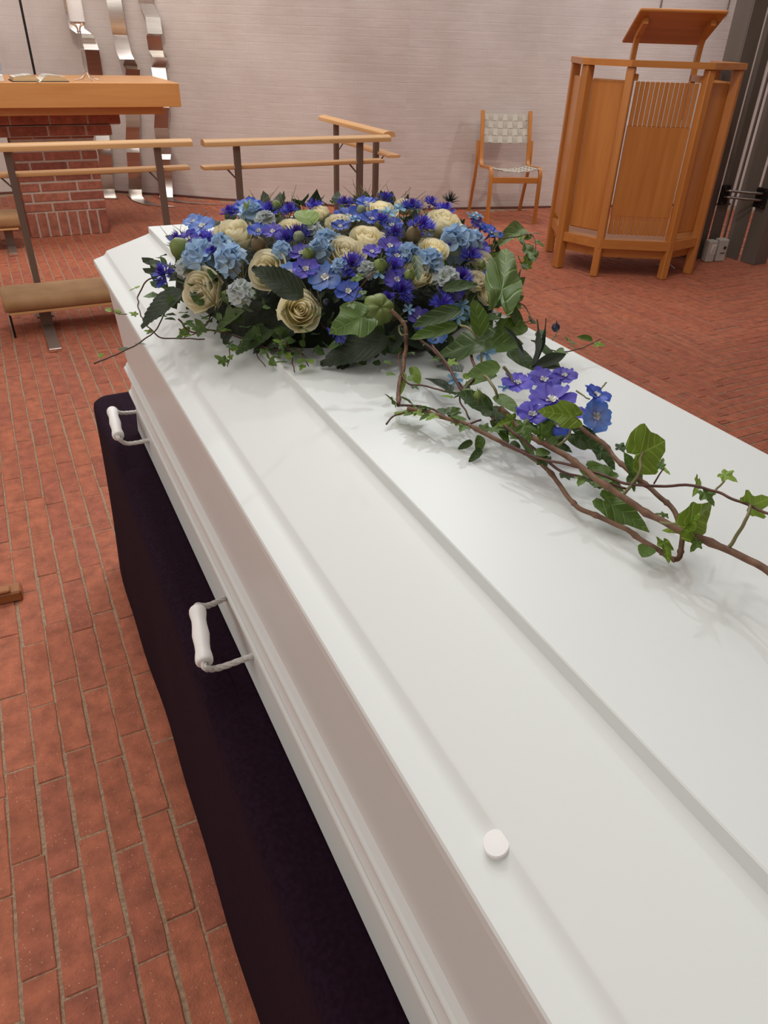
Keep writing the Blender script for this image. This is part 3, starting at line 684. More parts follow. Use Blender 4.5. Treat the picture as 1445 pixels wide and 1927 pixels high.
# ================================================================== COMMUNION RAILS
def half_round(w, h, n=9): return [(-w / 2, 0), (w / 2, 0)] + [(w / 2 * math.cos(math.pi * i / n), .010 + (h - .010) * math.sin(math.pi * i / n) ** .7) for i in range(0, n + 1)]
def rail(name, label, x0, x1, y, z, posts, along='X'):
    T = thing('communion_rail', label, 'altar rail', ((x0 + x1) / 2 if along == 'X' else y, y if along == 'X' else (x0 + x1) / 2, 0))
    L = (x1 - x0) / 2; pl = 'yz' if along == 'X' else 'xz'; W = 'railX' if along == 'X' else 'railY'
    pr = [(a, b + z) for a, b in half_round(.092, .036)]
    o = MB().prism(pr, -L, L, pl).build('hand_rail', MT[W], T); shade(o, 30)
    zs = z - .128; dy = .045
    pr2 = [(dy - .042, zs), (dy + .042, zs), (dy + .044, zs + .008), (dy + .042, zs + .018), (dy - .042, zs + .018), (dy - .044, zs + .008)]
    MB().prism(pr2, -L - .005, L - .02, pl).build('lower_shelf_rail', MT[W], T)
    def bx(a0, a1, c0, c1, z0, z1): return (a0, a1, c0, c1, z0, z1) if along == 'X' else (c0, c1, a0, a1, z0, z1)
    MB().box(*bx(-L + .06, L - .10, dy - .012, dy + .012, zs - .006, zs)).build('shelf_bar', MT['steel_brown'], T)
    m0 = (x0 + x1) / 2
    for p in posts:
        a = p - m0
        MB().box(*bx(a - .0175, a + .0175, -.0175, .0175, 0.008, z), .002).build('post', MT['steel_brown'], T)
        MB().box(*bx(a - .045, a + .045, -.045, .045, 0.0, .008), .001).build('foot_plate', MT['steel_brown'], T)
        MB().tube([Vector(bx(a - .017, 0, .02, 0, 0, 0)[0:1] + (0, 0)) if False else Vector((a - .015, .02, zs - .05)) if along == 'X' else Vector((.02, a - .015, zs - .05)),
                   Vector((a - .055, .035, zs - .004)) if along == 'X' else Vector((.035, a - .055, zs - .004))], .005, 6).build('bracket', MT['steel_brown'], T)
    return T
rail('l', 'left communion rail with beech hand rail and brown steel posts, in front of the altar', -1.45, 1.068, 4.60, .868, [-.95, .108, .876])
rail('m', 'middle communion rail with beech hand rail, right of the altar and before the white wall', 1.135, 2.325, 4.60, .862, [1.332, 2.128])
rail('r', 'right communion rail running back towards the wall, rearmost of the rails', 4.89, 6.05, 2.48, .848, [5.09, 5.80], 'Y')

def kneeler(label, x0, x1, y0, y1, z0, z1, legs, feet=True, grp=None):
    T = thing('kneeler', label, 'kneeler', ((x0 + x1) / 2, (y0 + y1) / 2, 0))
    L = (x1 - x0) / 2; D = (y1 - y0) / 2; h = z1 - z0; n = 28
    # rounded cushion
    m = MB(); vs = []; r_ = .03; pr = []
    for c, a0 in (((-D + r_, z0 + r_ + .012), 180), ((D - r_, z0 + r_ + .012), 270), ((D - r_, z1 - r_), 0), ((-D + r_, z1 - r_), 90)):
        for i in range(5): a = math.radians(a0 + 90 * i / 4); pr.append((c[0] + r_ * math.cos(a), c[1] + r_ * math.sin(a)))
    k = len(pr); cz = (z0 + z1) / 2
    st = [(-L, .90), (-L + .004, .955), (-L + .012, .985)] + [(-L + .03 + (2 * L - .06) * i / n, 1.0) for i in range(n + 1)] + [(L - .012, .985), (L - .004, .955), (L, .90)]
    for x, s_ in st:
        for a, b in pr: vs.append((x, a * s_, cz + (b - cz) * s_ + .002 * noise.noise(Vector((x * 6, a * 12, b * 9)))))
    fs = [(j * k + i, j * k + (i + 1) % k, (j + 1) * k + (i + 1) % k, (j + 1) * k + i) for j in range(len(st) - 1) for i in range(k)] + [tuple(range(k)), tuple(range((len(st) - 1) * k, len(st) * k))]
    m.add(vs, fs).build('cushion', MT['suede'], T, smooth=True)
    MB().box(-L + .02, L - .02, -D + .012, D - .012, z0, z0 + .014, .002).build('cushion_board', MT['railX'], T)
    for x in legs:
        a = x - (x0 + x1) / 2
        MB().box(a - .03, a + .03, -.05, .05, .022, z0).build('leg', MT['steel_brown'], T)
        MB().box(a - .03, a + .03, -D - .26 if feet else -D - .12, D - .05, 0.0, .022, .002).build('foot_bar', MT['steel_brown'], T)
        q = -D - (.26 if feet else .12)
        MB().box(a - .031, a + .031, q - .012, q + .001, .001, .020, .002).build('end_cap', MT['chrome'], T)
    for x in (x0 + .02,):
        MB().tube([(x - (x0 + x1) / 2, -D + .03, 0), (x - (x0 + x1) / 2, -D + .03, z0)], .006, 6).build('stay', MT['black'], T)
    return T
kneeler('long tan suede kneeling cushion before the left communion rail, partly behind the coffin', -.09, 1.02, 4.235, 4.565, .125, .205, [.105, .85])
kneeler('tan suede kneeling cushion close to the altar, cut by the left edge of the view', -1.1, .125, 6.20, 6.50, .15, .25, [.03, -.9], False)

# ================================================================== CHAIR
ch = thing('chair', 'beech side chair with woven grey linen webbing, alone against the white wall', 'chair', (4.217, 5.793, 0), math.atan2(-.154, .434))
W = .225
def cx_(s_, off): return s_ * (W + off)
Apath = spline([(0, 0.0, 0.0), (0, -.004, .20), (0, -.006, .40)], 2)
A_ = [(-.012, 0.0), (-.010, .2), (-.006, .40), (.002, .435), (.022, .456), (.06, .459), (.2, .447), (.34, .434), (.385, .436), (.412, .455), (.425, .49), (.45, .62), (.485, .76), (.52, .875)]
B_ = [(.60, 0.0), (.545, .16), (.485, .33), (.452, .44), (.455, .54), (.475, .635)]
for s_ in (-1, 1):
    o = MB().ribbon([(cx_(s_, 0), y, z) for y, z in A_], .032, .024, (1, 0, 0)).build('side_frame', MT['woodZ'], ch); shade(o, 40)
    o = MB().ribbon([(cx_(s_, .031), y, z) for y, z in B_], .026, .026, (1, 0, 0)).build('rear_leg', MT['woodZ'], ch); shade(o, 40)
MB().box(-W + .016, W - .016, -.018, .006, .345, .395, .003).build('front_rail', MT['woodX'], ch)
def weave(origin, U, V, N, nu, nv, wu, wv, lenu, lenv, sag, bow):
    """nu straps run along V, nv straps run along U"""
    def surf(a, b): return origin + U * a + V * b + N * (sag * (1 - (2 * a / lenu) ** 2)) + N * 0
    for i in range(nu):
        a = -lenu / 2 + wu * (i + .5); pts = []
        for j in range(nv * 4 + 1):
            b = lenv * j / (nv * 4); ph = math.cos(math.pi * (b / wv - .5)) if False else math.sin(math.pi * (b / wv + .0)) * (1 if i % 2 else -1)
            pts.append(surf(a, b) + N * (.0035 * ph))
        MB().ribbon(pts, wu * .88, .0018, U).build('webbing_strap', MT['web'], ch)
    for j in range(nv):
        b = wv * (j + .5); pts = []
        for i in range(nu * 4 + 1):
            a = -lenu / 2 + lenu * i / (nu * 4)
            ph = math.sin(math.pi * ((a + lenu / 2) / wu)) * (-1 if j % 2 else 1)
            pts.append(surf(a, b) + N * (.0035 * ph))
        MB().ribbon(pts, wv * .90, .0018, V).build('webbing_strap', MT['web2'], ch)
LW = 2 * W - .026
vb = Vector((0, .095, .245)); vb.normalize(); nb = Vector((1, 0, 0)).cross(vb) * 1
weave(Vector((0, .449, .622)), Vector((1, 0, 0)), vb, Vector((0, .93, -.36)), 9, 4, LW / 9, .0625, LW, .25, .022, 0)
vs_ = Vector((0, 1, -.07)).normalized()
weave(Vector((0, -.006, .465)), Vector((1, 0, 0)), vs_, Vector((0, 0, -1)), 9, 8, LW / 9, .048, LW, .384, .030, 0)

# ================================================================== PULPIT
pu = thing('pulpit', 'beech wood pulpit with slotted front panel and tilted reading desk', 'pulpit', (3.98, 3.955, 0), math.radians(-30.47))
ZR = 1.30
def leg(u, v, a=0.0, w_=.052, d_=.058):
    T = Matrix.Translation((u, v, 0)) @ Matrix.Rotation(a, 4, 'Z')
    MB().box(-w_ / 2, w_ / 2, -d_ / 2, d_ / 2, 0, ZR, .006, T).build('leg', MT['woodZ'], pu)
for s_ in (-1, 1):
    leg(s_ * .243, 0.028, s_ * math.radians(22)); leg(s_ * .482, .222, s_ * math.radians(60), .062, .062); leg(s_ * .488, .71, math.radians(90) * s_, .062, .062)
path = [(-.488, .75), (-.488, .222), (-.243, .022), (.243, .022), (.488, .222), (.488, .75)]
def band(pts, w_, z0, z1, name, mat, b=.0):
    n = len(pts); outl, inl = [], []
    for i in range(n):
        p = Vector(pts[i]); a = (p - Vector(pts[i - 1])).normalized() if i else (Vector(pts[1]) - p).normalized()
        c = (Vector(pts[i + 1]) - p).normalized() if i < n - 1 else a
        t = (a + c).normalized(); nn = Vector((-t.y, t.x)); k = 1 / max(.5, t.dot(a))
        outl.append(p - nn * w_ / 2 * k); inl.append(p + nn * w_ / 2 * k)
    for i in range(n - 1):
        q = [outl[i], outl[i + 1], inl[i + 1], inl[i]]
        MB().prism([(v.x, v.y) for v in q], z0, z1, 'xy').build(name, mat, pu)
band(path, .075, ZR, ZR + .036, 'top_rail', MT['woodX'])
# slotted front board
m = MB(); PW = .402; n = 13; fw = PW / n; sw = .007; y0, y1 = .028, .048
m.box(-PW / 2, PW / 2, y0, y1, .415, .970)
for i in range(n):
    a = -PW / 2 + i * fw + sw / 2; b_2 = a + fw - sw
    m.box(a, b_2, y0, y1, .970, 1.222, .003); m.box(a, b_2, y0, y1, .292, .415, .003)
m.build('slotted_front_panel', MT['woodZ'], pu)
def panel(p, q, z0, z1, inset, name='side_panel', t=.02, off=.02):
    p, q = Vector(p), Vector(q); d = (q - p).normalized(); nn = Vector((-d.y, d.x))
    if nn.y < 0: nn = -nn
    p2, q2 = p + d * inset + nn * off, q - d * inset + nn * off; L = (q2 - p2).length
    T = Matrix.Translation((p2.x, p2.y, 0)) @ Matrix.Rotation(math.atan2(d.y, d.x), 4, 'Z')
    MB().box(0, L, 0, t, z0, z1, .008, T).build(name, MT['woodZ'], pu)
panel((-.488, .222), (-.243, .022), .300, 1.225, .038); panel((.243, .022), (.488, .222), .300, 1.225, .038)
for s_ in (-1, 1): MB().box(*((-.497, -.477) if s_ < 0 else (.477, .497)), .262, .672, .300, 1.225, .008).build('rear_side_panel', MT['woodZ'], pu)
hexa = [(-.47, .70), (-.47, .235), (-.235, .03), (.235, .03), (.47, .235), (.47, .70)]
MB().prism(hexa, .225, .262, 'xy').build('platform', MT['woodX'], pu)
band([(-.488, .69), (-.484, .212), (-.243, .010), (.243, .010), (.484, .212), (.488, .69)], .03, .200, .262, 'platform_edge', MT['woodX'])
band([(-.46, .68), (-.45, .235), (-.230, .050), (.230, .050), (.45, .235), (.46, .68)], .025, .135, .200, 'apron', MT['woodX'])
# reading desk
pts = [(0, 1.592), (.385, 1.425)]
dv = Vector((0, .385, -.167)).normalized(); nv_ = Vector((0, .167, .385)).normalized(); Ld = .42
T = Matrix(((1, 0, 0, 0), (0, dv.y, nv_.y, -.005), (0, dv.z, nv_.z, 1.590), (0, 0, 0, 1)))
rd = MB().box(-.262, .262, 0, Ld, 0, .02, .006, T).build('reading_desk', MT['woodX'], pu)
MB().box(-.25, .25, Ld - .025, Ld - .004, .018, .040, .004, T).build('book_stop', MT['woodX'], pu)
for s_ in (-1, 1):
    o = MB().ribbon([(s_ * .205, .235, 1.00), (s_ * .205, .235, 1.36), (s_ * .205, .225, 1.43), (s_ * .205, .20, 1.474), (s_ * .205, .055, 1.548)], .030, .045, (1, 0, 0)).build('desk_support', MT['woodZ'], pu); shade(o, 30)
    MB().box(s_ * .205 - .015, s_ * .205 + .015, .03, .25, 1.225, 1.262, .003).build('support_arm', MT['woodY'], pu)
# crumpled white cable end under the pulpit
pc = MB().tube(spline([(4.50, 4.02, .004), (4.47, 4.05, .03), (4.49, 4.08, .006), (4.45, 4.07, .035), (4.47, 4.11, .004), (4.43, 4.12, .02), (4.45, 4.16, .004)], 5), .004, 6).build('cable', MT['whiteprint'], smooth=True, centre=True)
tag(pc, 'crumpled white cable end lying on the floor under the right of the pulpit', 'cable')

# ================================================================== STEEL COLUMNS
def column(label, plates, base, ht=4.19):
    T = thing('steel_column', label, 'column', base, 0)
    for nm, b_3 in plates: MB().box(*b_3, 0.002, ht, .0015).build(nm, MT['steel_dark'], T, world=True)
    return T
c1 = column('dark grey steel column just right of the pulpit, left of the pair', [('steel_plate', (4.830, 4.966, 4.190, 4.202)), ('side_plate', (4.830, 4.842, 4.203, 4.345)), ('steel_plate', (4.982, 5.095, 4.182, 4.194))], (4.97, 4.2, 0))
MB().box(4.86, 5.10, 4.205, 4.225, 3.2, 3.3).build('tie_plate', MT['steel_dark'], c1, world=True)
c2 = column('dark grey steel column at the right edge of the view, right of the pair', [('steel_plate', (5.194, 5.206, 4.046, 4.192)), ('steel_plate', (5.194, 5.206, 3.884, 4.018)), ('side_plate', (5.207, 5.335, 3.884, 3.896))], (5.2, 4.03, 0))
MB().box(5.207, 5.225, 3.91, 4.15, 3.2, 3.3).build('tie_plate', MT['steel_dark'], c2, world=True)
tb = MB().box(5.134, 5.150, 4.176, 4.190, 0, 4.19, .001).build('steel_bar', MT['steel_dark'], centre=True); tag(tb, 'thin dark steel bar between the two steel columns', 'bar')
bh = thing('double_rod_bracket', 'dark double rod bracket joining the two steel columns at knee height', 'bracket', (5.10, 4.05, .48))
MB().box(4.96, 5.045, 4.160, 4.180, .405, .545, .003).build('mounting_plate', MT['black'], bh, world=True)
MB().box(5.172, 5.192, 3.93, 4.03, .405, .545, .003).build('mounting_plate', MT['black'], bh, world=True)
for z in (.507, .462): MB().tube([(4.985, 4.158, z), (5.02, 4.13, z), (5.10, 4.04, z), (5.16, 3.975, z), (5.178, 3.965, z)], .0095, 10).build('rod', MT['rod'], bh, smooth=True, world=True)
for p in ((4.975, 4.158, .53), (5.03, 4.158, .53), (4.975, 4.158, .42), (5.03, 4.158, .42)): MB().tube([p, (p[0], p[1] - .012, p[2])], .006, 6).build('bolt', MT['rod'], bh, world=True)
for p in ((5.170, 3.94, .53), (5.170, 4.02, .53), (5.170, 3.94, .42), (5.170, 4.02, .42)): MB().tube([p, (p[0] - .012, p[1], p[2])], .006, 6).build('bolt', MT['rod'], bh, world=True)
def fbox(label, x, y, w_, h_, kind):
    T = thing('floor_socket_box', label, 'socket box', (x, y, 0), math.radians(-12))
    MB().box(-w_ / 2, w_ / 2, -.04, .03, 0, h_, .006).build('housing', MT['greybox'], T)
    if kind: MB().box(-w_ * .2, w_ * .40, -.0425, -.0402, .062, .135).build('printed_label', MT['whiteprint'], T); [MB().box(-w_ * .12 + i * .006, w_ * .3, -.0432, -.0426, .07 + i * .014, .074 + i * .014).build('print_line', MT['ink'], T) for i in range(4)]
    else:
        MB().tube([(.012, -.0402, .105), (.012, -.044, .105)], .012, 14).build('socket', MT['ink'], T)
        MB().box(-.018, .022, -.0425, -.0402, .062, .068).build('slot', MT['ink'], T)
fbox('grey floor box with a white printed label, against the left steel column', 4.935, 4.120, .072, .160, 1)
fbox('grey floor box with a round black socket, beside the steel bar', 5.035, 4.105, .080, .166, 0)

# wooden foot of a stand at the left edge
wf = thing('wooden_stand', 'foot of a dark oak stand on the brick floor at the left edge', 'stand', (-.45, 1.965, 0), math.radians(-3))
MB().box(-.30, .262, -.028, .022, 0, .036, .005).build('foot_beam', MT['footwood'], wf)
MB().box(-.30, .235, -.028, -.000, .036, .046, .003).build('foot_cap', MT['footwood'], wf)
MB().box(-.32, -.26, -.030, .026, .046, .75, .004).build('upright', MT['footwood'], wf)
MB().box(-.42, -.16, -.11, .11, .75, .78, .004).build('stand_top', MT['footwood'], wf)
# measured positions of the blooms, leaves and vines: point, facing, radius, tint
ROSES=[((0.231,1.032,1.114),(-0.762,-0.457,0.457),0.032,0),((0.296,1.078,1.176),(-0.294,-0.272,0.916),0.030,0),((0.307,0.959,1.152),(-0.647,-0.539,0.539),0.028,0),((0.325,0.885,1.117),(-0.114,-0.852,0.511),0.028,0),((0.409,0.926,1.175),(-0.105,-0.527,0.843),0.027,0),((0.449,0.946,1.187),(-0.130,-0.343,0.930),0.024,0),((0.364,1.018,1.191),(-0.197,-0.295,0.935),0.019,0),((0.509,1.028,1.202),(-0.077,-0.259,0.963),0.026,0),((0.608,1.006,1.187),(0.026,-0.298,0.954),0.028,0),((0.535,0.907,1.173),(-0.040,-0.403,0.914),0.022,0),((0.487,0.863,1.154),(-0.099,-0.492,0.865),0.021,0),((0.618,0.904,1.152),(0.104,-0.462,0.881),0.019,0),((0.579,0.858,1.138),(0.059,-0.551,0.833),0.018,0),((0.592,0.845,1.120),(0.107,-0.624,0.774),0.016,0),((0.429,0.999,1.198),(-0.134,-0.290,0.947),0.018,0),((0.566,1.057,1.203),(-0.037,-0.245,0.969),0.016,0),((0.419,1.045,1.204),(-0.131,-0.256,0.958),0.014,0)]
CORN_=[((0.418,1.063,1.206),(-0.127,-0.245,0.961),0.013,0),((0.310,1.134,1.190),(-0.250,-0.226,0.942),0.014,0),((0.623,1.074,1.196),(0.029,-0.246,0.969),0.014,0),((0.466,1.058,1.208),(-0.098,-0.239,0.966),0.013,0),((0.539,1.072,1.208),(-0.060,-0.232,0.971),0.014,0),((0.204,1.135,1.109),(-0.598,-0.359,0.717),0.019,0),((0.236,1.156,1.149),(-0.462,-0.221,0.859),0.018,0),((0.259,1.094,1.162),(-0.386,-0.272,0.881),0.017,0),((0.358,1.084,1.199),(-0.183,-0.248,0.951),0.016,0),((0.379,1.059,1.201),(-0.164,-0.257,0.952),0.015,0),((0.361,0.983,1.183),(-0.217,-0.331,0.918),0.020,0),((0.403,0.893,1.162),(-0.205,-0.443,0.873),0.020,0),((0.358,0.840,1.097),(0.000,-0.936,0.351),0.014,0),((0.485,0.933,1.187),(-0.096,-0.355,0.930),0.016,0),((0.563,1.029,1.201),(-0.035,-0.264,0.964),0.017,0),((0.540,0.953,1.188),(-0.043,-0.334,0.942),0.021,0),((0.637,1.051,1.190),(0.058,-0.268,0.962),0.015,0),((0.576,0.921,1.174),(0.012,-0.393,0.919),0.015,0),((0.587,0.893,1.158),(0.047,-0.458,0.888),0.017,0),((0.548,0.852,1.142),(0.000,-0.542,0.840),0.018,0),((0.454,0.871,1.161),(-0.141,-0.470,0.871),0.015,0),((0.451,0.841,1.139),(-0.158,-0.560,0.813),0.017,0),((0.502,0.821,1.121),(-0.073,-0.646,0.760),0.016,0),((0.345,0.985,1.181),(-0.239,-0.336,0.911),0.015,0),((0.485,0.978,1.198),(-0.094,-0.301,0.949),0.014,0),((0.429,0.837,1.134),(-0.199,-0.583,0.788),0.010,0),((0.260,1.052,1.158),(-0.398,-0.315,0.862),0.011,0)]
DELPH=[((0.271,1.148,1.172),(-0.341,-0.221,0.914),0.020,1),((0.266,1.185,1.171),(-0.355,-0.190,0.915),0.016,1),((0.246,1.140,1.157),(-0.420,-0.234,0.877),0.017,2),((0.339,1.132,1.196),(-0.202,-0.223,0.954),0.022,0),((0.323,1.036,1.184),(-0.252,-0.296,0.921),0.016,0),((0.338,1.018,1.186),(-0.236,-0.306,0.923),0.015,2),((0.449,1.008,1.200),(-0.117,-0.278,0.953),0.021,0),((0.477,0.988,1.199),(-0.099,-0.293,0.951),0.018,0),((0.499,1.056,1.207),(-0.083,-0.238,0.968),0.016,0),((0.496,0.963,1.194),(-0.085,-0.318,0.944),0.017,0),((0.469,0.913,1.179),(-0.114,-0.386,0.915),0.017,2),((0.469,0.891,1.171),(-0.118,-0.425,0.898),0.016,0),((0.366,0.896,1.151),(-0.268,-0.467,0.843),0.022,1),((0.348,0.919,1.158),(-0.281,-0.431,0.857),0.018,2),((0.329,0.928,1.154),(-0.315,-0.433,0.845),0.015,1),((0.353,0.947,1.172),(-0.250,-0.381,0.890),0.016,2),((0.385,0.864,1.140),(-0.261,-0.530,0.807),0.017,0),((0.452,0.856,1.150),(-0.150,-0.510,0.847),0.018,2),((0.710,1.055,1.160),(0.232,-0.300,0.925),0.021,2),((0.716,1.035,1.153),(0.265,-0.331,0.906),0.020,0),((0.523,0.836,1.133),(-0.036,-0.589,0.807),0.019,2),((0.464,0.812,1.110),(-0.151,-0.690,0.708),0.016,2),((0.611,0.869,1.132),(0.125,-0.557,0.821),0.015,0),((0.423,0.978,1.195),(-0.145,-0.311,0.939),0.013,0),((0.626,0.928,1.161),(0.100,-0.417,0.903),0.016,2),((0.438,0.906,1.176),(-0.150,-0.402,0.903),0.013,2),((0.483,0.802,1.092),(-0.116,-0.766,0.632),0.016,1),((0.496,0.806,1.100),(-0.083,-0.738,0.670),0.014,2),((0.320,1.127,1.193),(-0.232,-0.229,0.945),0.013,2),((0.506,0.508,1.097),(-0.105,-0.843,0.527),0.017,1),((0.510,0.517,1.116),(0.236,-0.236,0.943),0.015,0),((0.462,0.528,1.113),(-0.127,-0.145,0.981),0.024,2),((0.449,0.539,1.095),(-0.122,-0.146,0.982),0.018,2),((0.486,0.543,1.076),(0.000,-0.759,0.651),0.018,0),((0.468,0.595,1.105),(-0.120,-0.153,0.981),0.017,2),((0.502,0.592,1.104),(-0.126,-0.149,0.981),0.019,2),((0.511,0.571,1.116),(-0.131,-0.146,0.981),0.014,2),((0.506,0.536,1.087),(-0.131,-0.139,0.982),0.011,2)]
HYDR=[((0.247,1.070,1.146),(-0.444,-0.308,0.841),0.029,0),((0.275,1.016,1.153),(-0.383,-0.350,0.855),0.026,0),((0.334,1.101,1.193),(-0.213,-0.243,0.946),0.022,0),((0.274,1.056,1.166),(-0.356,-0.303,0.884),0.017,0),((0.583,0.924,1.169),(0.021,-0.394,0.919),0.031,0),((0.510,0.876,1.161),(-0.067,-0.460,0.885),0.023,0),((0.522,0.849,1.142),(-0.043,-0.541,0.840),0.023,1),((0.378,0.939,1.176),(-0.215,-0.377,0.901),0.019,0),((0.392,0.956,1.183),(-0.188,-0.348,0.918),0.018,0),((0.269,0.957,1.124),(-0.472,-0.459,0.753),0.021,1),((0.340,1.055,1.192),(-0.217,-0.273,0.937),0.017,1),((0.385,0.985,1.190),(-0.184,-0.318,0.930),0.017,1),((0.224,1.083,1.131),(-0.532,-0.309,0.789),0.015,1),((0.487,0.892,1.171),(-0.096,-0.423,0.901),0.018,0),((0.618,0.938,1.168),(0.074,-0.391,0.917),0.020,0),((0.332,0.966,1.171),(-0.275,-0.368,0.888),0.016,0),((0.418,0.880,1.160),(-0.189,-0.464,0.866),0.014,1),((0.388,0.897,1.162),(-0.226,-0.444,0.867),0.014,0)]
STAR=[((0.401,0.958,1.188),(-0.175,-0.341,0.924),0.013,0),((0.534,0.821,1.118),(-0.108,-0.755,0.647),0.011,0),((0.522,0.811,1.106),(-0.108,-0.755,0.647),0.011,0),((0.542,0.814,1.105),(0.108,-0.755,0.647),0.009,0),((0.498,0.704,1.097),(-0.108,-0.755,0.647),0.014,0),((0.432,0.666,1.087),(-0.105,-0.527,0.843),0.010,0),((0.458,0.603,1.098),(-0.117,-0.154,0.981),0.008,0),((0.500,0.889,1.171),(-0.080,-0.429,0.900),0.014,0),((0.512,1.008,1.202),(-0.073,-0.274,0.959),0.015,0),((0.556,1.033,1.203),(-0.042,-0.259,0.965),0.014,0),((0.558,0.977,1.195),(-0.029,-0.310,0.950),0.010,0),((0.539,1.026,1.204),(-0.055,-0.262,0.964),0.012,0),((0.704,1.075,1.172),(0.199,-0.272,0.941),0.012,0),((0.430,0.868,1.158),(-0.176,-0.482,0.858),0.010,0),((0.451,0.990,1.201),(-0.118,-0.293,0.949),0.009,0),((0.710,1.068,1.176),(0.199,-0.277,0.940),0.010,0),((0.452,0.821,1.122),(-0.166,-0.641,0.749),0.008,1)]
PODS=[((0.357,0.933,1.173),(-0.249,-0.396,0.884),0.011,0),((0.309,0.996,1.175),(-0.299,-0.343,0.891),0.014,1),((0.508,0.920,1.188),(-0.072,-0.371,0.926),0.016,1),((0.435,0.873,1.165),(-0.165,-0.466,0.869),0.013,0),((0.229,1.121,1.148),(-0.484,-0.258,0.836),0.017,2),((0.359,0.971,1.186),(-0.223,-0.343,0.912),0.009,3),((0.410,0.829,1.123),(0.000,-0.814,0.581),0.021,4),((0.484,0.863,1.163),(-0.102,-0.481,0.871),0.006,5),((0.353,0.863,1.130),(-0.332,-0.564,0.756),0.005,5),((0.592,0.692,1.120),(-0.131,-0.154,0.979),0.006,5),((0.685,1.120,1.186),(0.142,-0.226,0.964),0.016,6),((0.367,1.084,1.205),(-0.170,-0.244,0.955),0.009,2),((0.645,0.899,1.141),(0.177,-0.505,0.845),0.009,0),((0.417,0.594,1.100),(-0.110,-0.157,0.981),0.007,0),((0.470,1.009,1.207),(-0.102,-0.273,0.957),0.008,3),((0.468,0.852,1.155),(-0.126,-0.512,0.850),0.011,0),((0.597,0.877,1.151),(0.077,-0.501,0.862),0.008,0)]
